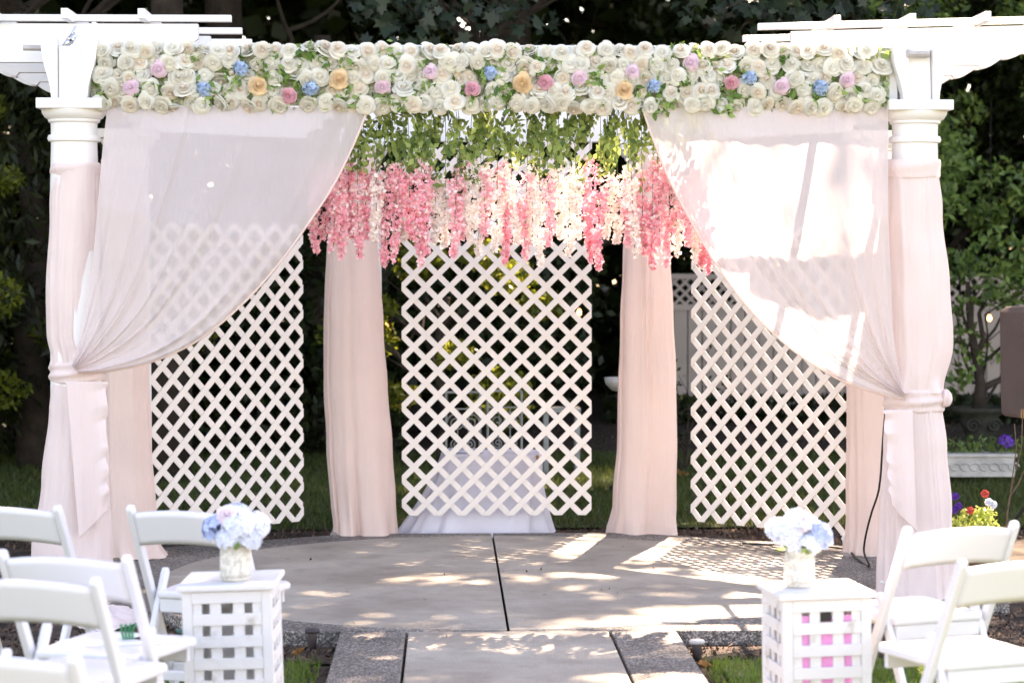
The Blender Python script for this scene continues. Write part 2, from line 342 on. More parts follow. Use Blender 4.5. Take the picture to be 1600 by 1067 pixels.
# ================================================================ ARBOUR
COLS = dict(fl=(-1.90, 11.48), fr=(2.40, 11.48), ml=(-1.87, 13.20), mr=(2.53, 13.25), bl=(-.55, 14.42), br=(1.27, 14.46))
def column_profile(z0, H, r):
    return [(r*1.45, z0+.0), (r*1.45, z0+.05), (r*1.52, z0+.07), (r*1.45, z0+.095), (r*1.2, z0+.105), (r*1.25, z0+.125), (r*1.12, z0+.14), (r*1.05, z0+.16), (r*1.05, z0+.8),
            (r*1.0, z0+H-.45), (r*.95, z0+H-.215), (r*1.06, z0+H-.21), (r*1.10, z0+H-.195), (r*1.06, z0+H-.18), (r*.95, z0+H-.175), (r*.96, z0+H-.12),
            (r*1.06, z0+H-.112), (r*1.07, z0+H-.10), (r*1.2, z0+H-.09), (r*1.31, z0+H-.07), (r*1.34, z0+H-.052)]
COLLAB = dict(fl='white round column at the left front of the arbour with bare capital above the blush drape',
              fr='white round column at the right front of the arbour beside the loudspeaker', ml='white column behind the left sheer curtain, wrapped in plain drape',
              mr='white column behind the right sheer curtain, beside the black cable', bl='white column left of the centre lattice, its base showing beside the drape',
              br='white column right of the centre lattice inside a peach drape')
for k, (x, y) in COLS.items():
    H = 2.536 if k[0] == 'f' else 2.49
    t = thing('column', COLLAB[k], 'column', (x, y, 0))
    mb = MB(); mb.lathe(column_profile(.0, H, .122), 40); mb.build('shaft', M['white'], t, smooth=True).data.polygons.foreach_set
    mb = MB(); mb.box((0, 0, H-.026), (.328, .328, .052)); mb.build('abacus', M['white'], t, bevel=.004)
    mb = MB(); mb.box((0, 0, -.05), (.40, .40, .1)); mb.build('plinth', M['tan'], t, bevel=.006)
for o in [o for o in COL.objects if o.name.startswith('shaft')]:
    md = o.modifiers.new('edges', 'EDGE_SPLIT'); md.split_angle = R(38)

def beam(name, label, p0, p1, z0, z1, wd, ext=0.):
    p0 = Vector((*p0, 0)); p1 = Vector((*p1, 0)); d = (p1-p0); L_ = d.length + 2*ext; c = (p0+p1)/2
    t = MB().box((0, 0, 0), (L_, wd, z1-z0)).build(name, M['white'], bevel=.004, loc=(c.x, c.y, (z0+z1)/2), rot=(0, 0, math.atan2(d.y, d.x)))
    return tag(t, label, 'beam')
beam('front_beam', 'long white front beam of the arbour carrying the rose garland', (-1.80, 11.48), (2.30, 11.48), 2.54, 2.815, .10)
beam('back_beam', 'white rear beam of the arbour above the centre lattice panel', (-.72, 14.45), (1.44, 14.48), 2.495, 2.735, .09)
beam('side_beam', 'white side beam running back from the left front column', (-1.90, 11.40), (-1.87, 13.3), 2.538, 2.80, .11)
beam('side_beam', 'white side beam running back from the right front column', (2.40, 11.40), (2.47, 13.35), 2.538, 2.80, .11)
beam('angled_beam', 'white beam above the left lattice panel, set at an angle', (-1.84, 13.34), (-.66, 14.38), 2.493, 2.73, .09)
beam('angled_beam', 'white beam above the right lattice panel, set at an angle', (2.40, 13.38), (1.37, 14.40), 2.493, 2.73, .09)

def corbel(sgn, m, parent):
    # S-curved bracket board, widest at the top
    pr = [(.0, 0), (.028, 0), (.034, .05), (.045, .10), (.060, .15), (.072, .20), (.078, .25), (.080, .30), (.0, .30)]
    poly = [(sgn*(.062+x), z) for x, z in pr]
    MB().prism(poly, (0, 1, 0), .09, (0, -.10, 2.538), ((1, 0, 0), (0, 0, 1))).build('corbel', m, parent, bevel=.003)
    poly = [(sgn*(.062+x), z) for x, z in pr]
    MB().prism(poly, (0, 1, 0), .09, (0, .10, 2.538), ((1, 0, 0), (0, 0, 1))).build('corbel', m, parent, bevel=.003)
def scroll_board(x0, x1, h):
    """rafter outline with scalloped ends; x from x0 to x1, z from 0 to h"""
    def end():
        p = [(0, h), (0, h*.62)]
        for (cx, cz, r) in ((0.0, h*.62, .10), (.11, h*.36, .12), (.25, h*.14, .10)):
            for a in range(0, 5):
                t = a/4; p.append((cx + r*1.05*t, cz - h*.24*math.sin(t*PI/2)))
        p.append((.37, 0)); return p
    L_ = [(x0+x, z) for x, z in end()]; Rr = [(x1-x, z) for x, z in reversed(end())]
    return L_ + Rr
def wing(cx, side, tilt):
    sidew = 'left' if side < 0 else 'right'
    t = thing('pergola_wing', f'white overhead pergola section of scrolled rafters on the {sidew} side of the arbour', 'pergola', (cx, 11.48, 0), (0, tilt, 0))
    for sg in (-1, 1): corbel(sg, M['white'], t)
    MB().box((0, -.085, 2.67), (.118, .03, .262)).build('end_panel', M['white'], t, bevel=.003)
    for i in range(4):
        yy = .12 + .6*i
        MB().prism(scroll_board(-.78, .62, .20) if side < 0 else scroll_board(-.62, .72, .20), (0, 1, 0), .042, (0, yy, 2.735), ((1, 0, 0), (0, 0, 1))).build('rafter', M['white'], t, bevel=.003)
        xa, xb = (-1.1, .79) if side < 0 else (-.79, 1.1)
        MB().box(((xa+xb)/2, yy-.012, 2.962), (xb-xa, .045, .034)).build('slat', M['white'], t, bevel=.002)
    for k in range(4):
        x = (-.80 if side < 0 else -.41)+.385*k
        if x > xb or x < xa: continue
        MB().box((x, .96, 2.966), (.036, 2.1, .05)).build('purlin', M['white'], t, bevel=.002)
    return t
wing(-1.90, -1, 0.0)
wing(2.40, 1, R(-1.6)).location.z = -.045+.0
wr = [o for o in COL.objects if o.name.startswith('pergola_wing')][-1]; wr.location = (2.40 + .075, 11.48, -.01)

# pipes and spot light at the beam ends
p0, p1 = at(36, 75, 11.36), at(122, 77, 11.42)
tag(MB().tube([p0, p1], .0145, 12).build('steel_pipe', M['steel'], smooth=False), 'grey metal pipe sticking out across the top of the left front column', 'pipe')
tag(MB().tube([at(1418, 84, 11.32), at(1450, 84, 11.36)], .021, 12).build('steel_pipe', M['steel']), 'short grey metal pipe end on the right front column', 'pipe')
t = thing('spotlight', 'small silver spotlight clamped to the left overhead rafter', 'spotlight', at(108, 64, 11.40))
MB().tube([(-.035, 0, -.045), (.02, 0, .02)], [.015, .019], 12).build('barrel', M['chrome'], t, smooth=True)
MB().tube([(.0, 0, -.004), (.035, .0, .035)], [.021, .012], 12).build('clamp', M['chrome'], t, smooth=True)
MB().tube([(.012, 0, .03), (.03, .02, .075)], .006, 8).build('bracket', M['chrome'], t)

# ---------------------------------------------------------------- lattice panels, each slat its own part
def clip_slat(c, W, H, wd, sgn):
    """strip |z - sgn*x - c| <= wd*sqrt2/2 clipped to the rectangle 0..W x 0..H"""
    e = wd*math.sqrt(2)/2; poly = [(-9., sgn*-9.+c-e), (9., sgn*9.+c-e), (9., sgn*9.+c+e), (-9., sgn*-9.+c+e)]
    def cut(poly, f, inter):
        out = []
        for i in range(len(poly)):
            a, b = poly[i-1], poly[i]
            if f(b):
                if not f(a): out.append(inter(a, b))
                out.append(b)
            elif f(a): out.append(inter(a, b))
        return out
    def ix(x): return lambda a, b: (x, a[1]+(b[1]-a[1])*(x-a[0])/(b[0]-a[0]))
    def iz(z): return lambda a, b: (a[0]+(b[0]-a[0])*(z-a[1])/(b[1]-a[1]), z)
    poly = cut(poly, lambda p: p[0] >= 0, ix(0)); 
    if poly: poly = cut(poly, lambda p: p[0] <= W, ix(W))
    if poly: poly = cut(poly, lambda p: p[1] >= 0, iz(0))
    if poly: poly = cut(poly, lambda p: p[1] <= H, iz(H))
    q = []
    for p in poly:
        if not q or math.hypot(p[0]-q[-1][0], p[1]-q[-1][1]) > 1e-4: q.append(p)
    if len(q) > 2 and math.hypot(q[0][0]-q[-1][0], q[0][1]-q[-1][1]) < 1e-4: q.pop()
    return q
def lattice(label, loc, ang, W, H, pitch=.154, wd=.0365, m='vinyl'):
    t = thing('lattice_panel', label, 'lattice', loc, ang)
    off = pitch/2
    for sgn, yy in ((1, -.0045), (-1, .0045)):
        c = -math.ceil(W/pitch+1)*pitch if sgn > 0 else 0.
        c += off if sgn > 0 else off
        while c < (H if sgn > 0 else H+W)+pitch:
            q = clip_slat(c, W, H, wd, sgn)
            if len(q) > 2:
                ar = abs(sum(q[i][0]*q[(i+1) % len(q)][1] - q[(i+1) % len(q)][0]*q[i][1] for i in range(len(q))))/2
                if ar > .0006: MB().prism(q, (0, 1, 0), .0075, (0, yy, 0), ((1, 0, 0), (0, 0, 1))).build('slat', M[m], t)
            c += pitch
    return t
pc0 = at(628, 805, 14.33); pc1 = at(924, 805, 14.33)
lattice('white diamond lattice panel hanging in the centre before the cloth table', (pc0.x, 14.33, pc0.z), 0, pc1.x-pc0.x, 2.40)
def side_lattice(label, A, B, t0, t1, z0):
    A = Vector((*A, 0)); B = Vector((*B, 0)); d = B-A; p = A+d*t0; q = A+d*t1
    n = Vector((d.y, -d.x, 0)).normalized()
    if n.y > 0: n = -n
    if q.x < p.x: p, q = q, p
    p = p + n*.06; q = q + n*.06
    e = q-p; lattice(label, (p.x, p.y, z0), math.atan2(e.y, e.x), e.length, 1.848)
side_lattice('white diamond lattice panel at the left, half behind the sheer curtain', COLS['ml'], COLS['bl'], .02, .698, .105)
side_lattice('white diamond lattice panel at the right, before the vinyl fence', COLS['mr'], COLS['br'], .065, .752, .085)

# ================================================================ DRAPES
def fold_noise(seed):
    """soft swells plus a few narrow creases that wander down the cloth"""
    r = random.Random(seed); comps = [(r.choice(range(2, 8)), r.uniform(0, 2*PI), r.uniform(.4, 1)) for _ in range(4)]
    cr = [(r.uniform(0, 2*PI), r.uniform(.045, .16), r.uniform(.4, 1.3), r.uniform(0, 6)) for _ in range(13)]
    def f(th, z=0):
        s = 0
        for k, p, a in comps: s += .30*a*math.sin(k*th + p + .35*math.sin(z*1.7+p))
        for c, wd, a, p in cr:
            d = (th-c-.10*math.sin(z*1.3+p)+PI) % (2*PI) - PI; x = d/wd
            if abs(x) < 4: s += a*(-math.exp(-x*x)+.55*math.exp(-((x-1.7)**2)*.8))*(.65+.35*math.sin(z*1.9+p))
        return s
    return f
def interp(tab, z):
    tab = sorted(tab)
    if z <= tab[0][0]: return tab[0][1:]
    for a, b in zip(tab, tab[1:]):
        if z <= b[0]:
            t = (z-a[0])/(b[0]-a[0]); t = t*t*(3-2*t); return [x+(y-x)*t for x, y in zip(a[1:], b[1:])]
    return tab[-1][1:]
def tube_drape(name, label, cy, ptab, m, seed, fold=.018, ry=.17, parent=None, lim=.05):
    """ptab: rows (v, xl, xr) in the picture at depth cy; closed pleated tube about the column"""
    rows = []
    for v, xl, xr in ptab:
        a = at(xl, v, cy); b = at(xr, v, cy); rows.append((a.z, (a.x+b.x)/2, (b.x-a.x)/2))
    z0 = min(r[0] for r in rows); z1 = max(r[0] for r in rows); f = fold_noise(seed)
    def fn(a, b):
        z = z0+(z1-z0)*b; c, rx = interp(rows, z); th = 2*PI*a
        fa = fold*1.05*(f(th, z*.8)) * min(1, .35+1.1*(1-b)) * (1+.5*math.sin(z*2+seed)); fa = max(fa, -lim)
        wob = .006*noise.noise(Vector((math.cos(th)*2, math.sin(th)*2, z*4+seed)))
        sx = 1 if rx else 1
        ryy = min(ry, rx*1.05)
        hem = .012*noise.noise(Vector((th*2, seed, 0))) if b == 0 else 0
        fa += .022*max(0, 1-b*14)*(.6+math.sin(5*th+seed)+.6*math.sin(9*th+2*seed))
        return (c + math.cos(th)*(rx+fa*.55+wob), cy - math.sin(th)*(ryy+fa+wob), z+hem)
    mb = MB(); mb.grid(fn, 230, 40, closed=True)
    o = mb.build(name, m, parent, smooth=True)
    if label: tag(o, label, 'drape')
    return o
tube_drape('column_drape', 'peach floor length drape left of the centre lattice', 14.30, [(240, 534, 585), (300, 522, 585), (400, 511, 590), (500, 507, 597), (600, 507, 604), (700, 511, 612), (780, 517, 617), (834, 524, 619)], M['drape'], 3, .036, .2)
tube_drape('column_drape', 'peach floor length drape right of the centre lattice', 14.34, [(240, 985, 1040), (300, 980, 1044), (400, 974, 1047), (500, 969, 1052), (600, 966, 1056), (700, 964, 1058), (780, 958, 1057), (837, 951, 1056)], M['drape'], 11, .034, .2)
tube_drape('column_drape', 'plain blush drape falling behind the left sheer curtain to the patio', 13.12, [(250, 158, 226), (400, 160, 228), (600, 162, 233), (700, 163, 238), (800, 165, 244), (850, 168, 250), (868, 172, 261)], M['drape'], 5, .012, .2)
tube_drape('column_drape', 'plain blush drape between the right lattice and the black cable', 13.17, [(250, 1326, 1400), (600, 1325, 1402), (700, 1325, 1404), (800, 1325, 1404), (880, 1322, 1406)], M['drape'], 8, .02, .2)
# front columns: the wrap from collar to tie, the skirt below, sash and ruffled tail
def front_drape(label, side, upper, lower, band, tie, tail, tailfold):
    cx, cy = COLS['fl' if side < 0 else 'fr']
    t = thing('wrapped_drape', label, 'drape', (cx, cy, 0))
    inv = Matrix.Translation((-cx, -cy, 0))
    def put(o): o.data.transform(inv); o.parent = t; return o
    put(tube_drape('upper_fabric', None, cy, upper, M['blush'], 21+side, .014, .16, lim=.004))
    put(tube_drape('skirt', None, cy, lower, M['blush'], 31+side, .024, .24))
    def ring(name, v0, v1, xl, xr, n, amp, sl):
        a = at(xl, v0, cy); b = at(xr, v0, cy); zt = a.z; zb = at(xl, v1, cy).z; c = (a.x+b.x)/2; rx = (b.x-a.x)/2
        def fn(p, q):
            th = 2*PI*p; z = zt+(zb-zt)*q
            bulge = amp*math.sin(PI*q)**.5 + amp*.5*math.sin(q*PI*n + 2*math.sin(th+1))*math.sin(PI*q)
            return (c+math.cos(th)*(rx*.97+bulge), cy-math.sin(th)*(min(rx, .17)*.99+bulge), z + sl*math.cos(th) + .004*math.sin(3*th))
        return put(MB().grid(fn, 96, 20, closed=True).build(name, M['blush'], None, smooth=True))
    ring('collar', *band, 1.5, .007, .003 if side < 0 else .0)
    ring('sash', *tie, 4, .014, -.006*side)
    # ruffled tail hanging from the sash
    xl0, xr0, v0, xl1, xr1, v1 = tail; yf = cy-.185
    def tf(p, q):
        v = v0+(v1-v0)*q; xl = xl0+(xl1-xl0)*q; xr = xr0+(xr1-xr0)*q
        point = at(xl+(xr-xl)*p, v + tailfold*(p if side < 0 else 1-p)*q*-1*(120), yf)
        e = p if side < 0 else 1-p
        qq = q + .05*math.sin(q*9)+.02*math.sin(q*23); w2 = 2/PI*math.asin(math.sin(qq*PI*9 + p*2))*(.6+.4*math.sin(q*5+1)); e2 = max(0, (e-.45)/.55)
        dy = -.012*math.sin(p*PI*2.6+q*2)*(.3+q) - .024*e2*w2*(.4+q)
        dx = -side*.007*e2*math.sin(qq*PI*9+1.2)
        return (point.x+dx, yf-.02-.05*q+dy, point.z)
    put(MB().grid(tf, 44, 80).build('sash_tail', M['blush'], None, smooth=True, thick=.002))
    return t
front_drape('pale blush drape wrapped round the left front column and tied with a sash', -1,
            [(262, 81, 157), (330, 77, 156), (450, 73, 152), (520, 74, 150), (570, 83, 160)],
            [(590, 83, 160), (640, 78, 165), (750, 66, 172), (860, 50, 176), (945, 38, 180)],
            (256, 276, 80, 157), (563, 597, 80, 162), (104, 168, 596, 128, 172, 838), .35)
front_drape('pale blush drape wrapped round the right front column with a puffed sash', 1,
            [(258, 1384, 1464), (330, 1384, 1470), (450, 1384, 1482), (540, 1383, 1486), (612, 1384, 1470)],
            [(632, 1384, 1470), (700, 1380, 1477), (800, 1374, 1484), (900, 1369, 1490), (962, 1366, 1496)],
            (251, 279, 1381, 1469), (606, 642, 1384, 1474), (1380, 1424, 640, 1386, 1428, 828), .35)
# puff of fabric at the right sash, puddle at the left column foot
def blob(name, label, c, r, m, seed, cat):
    def fn(a, b):
        th = 2*PI*a; ph = PI*(b*.96+.02); n_ = 1+.28*math.sin(5*th+3*b+seed)*math.sin(ph)+.1*noise.noise(Vector((th, b*5, seed)))
        return (r[0]*math.sin(ph)*math.cos(th)*n_, r[1]*math.sin(ph)*math.sin(th)*n_, r[2]*math.cos(ph)*n_)
    o = MB().grid(fn, 60, 30, closed=True).build(name, m, smooth=True, loc=c); 
    return tag(o, label, cat) if label else o
o = blob('puff', None, (0, 0, 0), (.035, .05, .045), M['blush'], 2, 'drape'); wd_ = [q for q in COL.objects if q.name.startswith('wrapped_drape')][-1]
o.parent = wd_; pp = at(1474, 622, 11.42); o.location = pp - wd_.location
pz = ground(170, 945)
def puddle(a, b):
    th = 2*PI*a; r_ = b
    x = .20*r_*math.cos(th)*(1+.2*math.sin(3*th)); y = .28*r_*math.sin(th)*(1+.15*math.sin(4*th+1))
    return (x, y, .075*(1-r_)**.6 + .018*math.sin(9*th+2*math.sin(5*r_))*r_*(1.1-r_)*2 + .004)
o = MB().grid(puddle, 90, 18, closed=True).build('fabric_puddle', M['blush'], smooth=True); wl_ = [q for q in COL.objects if q.name.startswith('wrapped_drape')][0]
o.parent = wl_; o.location = Vector((-1.69, 11.10, GZ+.005)) - wl_.location

# sheer swept curtains
def resample(pts, n):
    pts = [Vector(p) for p in pts]
    # Catmull-Rom through the points, then even by length
    dense = []
    for i in range(len(pts)-1):
        a = pts[max(i-1, 0)]; b = pts[i]; c = pts[i+1]; d = pts[min(i+2, len(pts)-1)]
        for k in range(16):
            t = k/16; dense.append(.5*((2*b)+(c-a)*t+(2*a-5*b+4*c-d)*t*t+(3*b-a-3*c+d)*t**3))
    dense.append(pts[-1]); L_ = [0]
    for a, b in zip(dense, dense[1:]): L_.append(L_[-1]+(b-a).length)
    out = []; j = 0
    for k in range(n+1):
        s = L_[-1]*k/n
        while j < len(L_)-2 and L_[j+1] < s: j += 1
        t = (s-L_[j])/max(L_[j+1]-L_[j], 1e-9); out.append(dense[j].lerp(dense[j+1], min(t, 1)))
    return out
def sheer(label, inner, outer, seed, side):
    NV, NU = 90, 110; A = resample([(x, v, 0) for x, v in inner], NV); B = resample([(x, v, 0) for x, v in outer], NV); f = fold_noise(seed)
    def fn(p, q):
        j = min(NV, int(round(q*NV))); a = A[j]; b = B[j]; u = a.lerp(b, p)
        amp = .006+.012*q+.02*max(0, q-.55)
        bil = .05*math.sin(PI*p)*math.sin(PI*min(1, q*1.1))
        Y = 11.40 - .125*min(1, q*2.6) - .0*q - bil*.6 + amp*f(p*6.0, q*1.5) + .01*math.sin(p*5*PI+seed)*q*(1-q)*3 + .006*noise.noise(Vector((p*5, q*6, seed)))
        w_ = at(u.x, u.y, Y)
        return (w_.x, w_.y, w_.z)
    t = thing('sheer_curtain', label, 'curtain', (at(inner[0][0], 170, 11.4).x, 11.4, 2.5))
    o = MB().grid(fn, NU, NV).build('voile', M['sheer'], None, smooth=True); o.data.transform(Matrix.Translation(-t.location)); o.parent = t
    # rolled hem along the swept edge
    C_ = [Vector(fn(1, k/NV)) + Vector((0, -.004, 0)) - t.location for k in range(NV+1)]
    MB().tube(C_, .006, 8).build('hem', M['drape'], t, smooth=True)
    return t
sheer('sheer blush curtain sweeping from the front beam to the left column tie',
      [(168, 166), (160, 235), (152, 330), (142, 430), (126, 520), (112, 572)],
      [(576, 168), (553, 225), (521, 290), (480, 352), (436, 412), (380, 474), (312, 530), (240, 564), (165, 580), (122, 582)], 4, -1)
sheer('sunlit sheer curtain sweeping from the front beam to the right column tie',
      [(1388, 168), (1388, 240), (1388, 330), (1392, 430), (1398, 540), (1412, 612)],
      [(1004, 170), (1022, 222), (1048, 285), (1083, 352), (1124, 420), (1176, 488), (1238, 546), (1310, 592), (1372, 614), (1415, 624)], 9, 1)

# ================================================================ ROSE GARLAND
def petal(mb, ang, half, r1, h0, h1, curl, tw):
    """one cupped petal wrapped round the flower's axis, its rim rolled outward"""
    def fn(p, q):
        s = (p-.5)*2; a = ang + s*half*(.55+.45*min(1, q*2))
        r = r1*(.25+.75*math.sin(q*PI/2))*(1+tw*s) + curl*max(0, q-.62)**1.3*5*(1-.5*s*s)
        z = h0+(h1-h0)*q*(1-.13*s**4-.05*s*s) - curl*max(0, q-.7)**2*14
        return (r*math.cos(a), r*math.sin(a), z)
    mb.grid(fn, 5, 4)
def rose_mesh(name, seed, m, open_=1., warm=None):
    r = random.Random(seed); mb = MB()
    mb.lathe([(.0008, .0425), (.0035, .0425), (.0040, .0395), (.0048, .0430), (.0078, .0405), (.0095, .034), (.0095, .018)], 12, cap=False)
    for k, (n, half, r1, h1, dp, curl) in enumerate([(3, 1.4, .0115, .0430, .016, .0004), (3, 1.3, .0160, .0415, .018, .0012), (4, 1.12, .0215, .0380, .020, .0022), (4, 1.05, .0270, .0325, .020, .0034), (5, .92, .0325, .0255, .020, .0050), (6, .74, .0375, .0160, .020, .0060)]):
        h0 = h1-dp
        for i in range(n): petal(mb, 2*PI*i/n + k*1.1 + r.uniform(-.25, .25), half*r.uniform(.85, 1.1), r1*open_*r.uniform(.92, 1.08), h0, h1*r.uniform(.92, 1.05), curl*open_*r.uniform(.4, 1.6), r.uniform(.06, .18))
        if k == 2: inner = len(mb.f)
    me = mb.mesh(name, m, True)
    if warm: me.materials.append(warm); me.polygons.foreach_set('material_index', [1 if i < inner else 0 for i in range(len(me.polygons))])
    return me
def hydra_mesh(name, seed, m, R_=.045, nf=26, fs=.018, flat=.7):
    r = random.Random(seed); mb = MB()
    for i in range(nf):
        z = 1-(i+.5)/nf*1.1; th = i*2.39996; q = math.sqrt(max(0, 1-z*z)); n_ = Vector((q*math.cos(th), q*math.sin(th), z))
        c = Vector((n_.x*R_, n_.y*R_, n_.z*R_*flat)) * r.uniform(.9, 1.08); a = n_.orthogonal().normalized(); b = n_.cross(a); ph = r.uniform(0, PI)
        for k in range(4):
            t = ph+k*PI/2; d = a*math.cos(t)+b*math.sin(t); e = n_.cross(d); s = fs*r.uniform(.8, 1.15)
            mb.add([c, c+d*s*.55+e*s*.48+n_*s*.22, c+d*s*1.05+n_*s*.1, c+d*s*.55-e*s*.48+n_*s*.22], [(0, 1, 2, 3)])
    return mb.mesh(name, m)
roses = [rose_mesh('rose', i, M[k], 1., M[w_]) for i, (k, w_) in enumerate((('rose2', 'rose1'), ('rose2', 'rose3'), ('rose2', 'rose2'), ('rose1', 'rose3'), ('rose1', 'rose1'), ('rose2', 'rose1')))]
peony = {k: rose_mesh('peony', 30+i, M[k], 1.15) for i, k in enumerate(('pinkr', 'lilac', 'orange'))}
bluef = hydra_mesh('hydrangea', 3, M['blue'], .030, 11, .040)
YG = 11.415; gl = thing('flower_garland', 'long garland of cream and ivory roses with pastel blooms along the front beam', 'garland', (.25, YG, 2.5))
SPEC = [(205, 137, 'lilac'), (248, 108, 'lilac'), (318, 140, 'blue'), (375, 108, 'blue'), (403, 135, 'orange'), (452, 150, 'pinkr'), (485, 138, 'blue'), (530, 125, 'orange'),
        (598, 135, 'lilac'), (672, 112, 'lilac'), (765, 115, 'blue'), (738, 140, 'pinkr'), (817, 130, 'orange'), (852, 130, 'pinkr'), (905, 122, 'lilac'), (975, 142, 'orange'), (988, 112, 'lilac'),
        (1022, 135, 'blue'), (1080, 98, 'lilac'), (1143, 130, 'pinkr'), (1172, 122, 'blue'), (1222, 135, 'lilac'), (1282, 138, 'blue'), (1323, 125, 'lilac')]
r = random.Random(5)
base_rot = Euler((PI/2, 0, 0))
for row in range(5):
    vy = 78+row*20.5
    for k in range(53):
        u = 158 + k*23.1 + (12 if row % 2 else 0) + r.uniform(-5, 5); v = vy + (u-160)*.0045 + r.uniform(-4, 4)
        if u > 1388: continue
        if any(math.hypot(u-a, (v-b)) < 12 for a, b, _ in SPEC): continue
        if r.random() < .01: continue
        c = at(u, v, YG - r.uniform(0, .045)); me = r.choice(roses if row > 0 else roses[:4])
        e = Euler((PI/2 + r.gauss(0, .38) - (.45 if row == 0 else (-.4 if row == 4 else 0)), r.gauss(0, .42), 0)).to_matrix() @ Euler((0, 0, r.uniform(0, 6))).to_matrix()
        link('rose', me, gl, c - gl.location, e.to_euler(), (r.uniform(.95, 1.25), r.uniform(.95, 1.25), r.uniform(.8, 1.15)))
NM = dict(lilac=('peony', 'lilac pink bloom'), pinkr=('peony', 'deep pink bloom'), orange=('peony', 'apricot ruffled bloom'), blue=('hydrangea', 'light blue bloom'))
for a, b, k in SPEC:
    c = at(a, b, YG-.045); e = Euler((PI/2+r.uniform(-.3, .3), r.uniform(-.3, .3), r.uniform(-.2, .2)))
    o = link(NM[k][0], bluef if k == 'blue' else peony[k], gl, c-gl.location, e, r.uniform(.72, .88) if k != 'orange' else 1.0); o['label'] = NM[k][1]
# foliage tucked between the roses
n = 2600; U = rng.uniform(150, 1388, n); V_ = 74+rng.uniform(0, 98, n)
# leave more green near random tuft centres
tc_ = [(rng.uniform(150, 1385), rng.uniform(76, 168)) for _ in range(95)]
P = []
for (a, b) in tc_:
    for _ in range(13): P.append(at(a+rng.normal()*7, b+rng.normal()*8, YG-.012-rng.uniform(0, .05)))
for a, b in zip(U[:1000], V_[:1000]): P.append(at(a, b, YG-.0-rng.uniform(0, .03)))
P += [at(150+rng.normal()*4, 70+rng.uniform(0, 60), YG-.02) for _ in range(40)]
P = np.array([tuple(p) for p in P]) - np.array(gl.location)
o = link('garland_leaves', quads_mesh('garland_leaves', leaves(P, .052, aspect=.42, tilt=(0, -.8, 0)), M['garleaf']), gl); o['kind'] = 'stuff'
# woven backing mesh of the garland
MB().box((0, 0, 0), (4.06, .02, .30)).build('garland_backing', M['backing'], gl, loc=at(769, 120, YG+.015)-gl.location)

# ================================================================ WISTERIA FRINGE
ORD = ['first', 'second', 'third', 'fourth', 'fifth', 'sixth', 'seventh', 'eighth', 'ninth', 'tenth', 'eleventh', 'twelfth', 'thirteenth', 'fourteenth', 'fifteenth', 'sixteenth', 'seventeenth', 'eighteenth', 'nineteenth', 'twentieth']
def ordinal(n):
    if n <= 20: return ORD[n-1]
    tens = {2: 'twenty', 3: 'thirty', 4: 'forty', 5: 'fifty', 6: 'sixty'}[n//10]
    if n % 10 == 0: return tens[:-1]+'ieth'
    return tens+'-'+ORD[n % 10-1]
def florets(P, size, rn):
    """a few bent petals about each point"""
    out = []
    for k in range(4):
        n = len(P); d = rn.normal(size=(n, 3)); d /= np.linalg.norm(d, axis=1)[:, None]; b = rn.normal(size=(n, 3)); b -= (b*d).sum(1)[:, None]*d; b /= np.linalg.norm(b, axis=1)[:, None]
        c = np.cross(d, b); s = (size*rn.uniform(.7, 1.25, n))[:, None]
        out.append(np.stack([P, P+d*s*.6+b*s*.5+c*s*.15, P+d*s*1.1, P+d*s*.6-b*s*.5+c*s*.15], 1))
    return np.concatenate(out)
# (x, bottom of the blossoms, colour)
ST = [(494, 395, 'p'), (508, 372, 'p'), (521, 392, 'p'), (534, 404, 'p'), (546, 372, 'r'), (560, 402, 'p'), (574, 372, 'r'), (588, 378, 'w'), (603, 415, 'p'), (616, 408, 'p'), (629, 375, 'w'),
      (641, 372, 'r'), (654, 415, 'p'), (668, 395, 'p'), (682, 378, 'w'), (695, 385, 'w'), (708, 400, 'p'), (720, 372, 'p'), (733, 378, 'w'), (747, 400, 'w'), (760, 372, 'p'), (775, 392, 'w'), (791, 412, 'r'),
      (804, 380, 'w'), (818, 405, 'p'), (832, 378, 'w'), (845, 415, 'w'), (859, 382, 'p'), (873, 372, 'w'), (888, 400, 'w'), (903, 372, 'w'), (921, 410, 'r'), (934, 420, 'r'), (949, 372, 'w'), (964, 380, 'w'),
      (979, 385, 'p'), (992, 400, 'w'), (1005, 398, 'p'), (1018, 420, 'r'), (1031, 385, 'p'), (1044, 415, 'p'), (1058, 400, 'w'), (1072, 385, 'p'), (1084, 410, 'w'), (1094, 418, 'r'), (1106, 425, 'r')]
NAMEC = dict(p='soft pink', w='creamy white', r='deep rose pink')
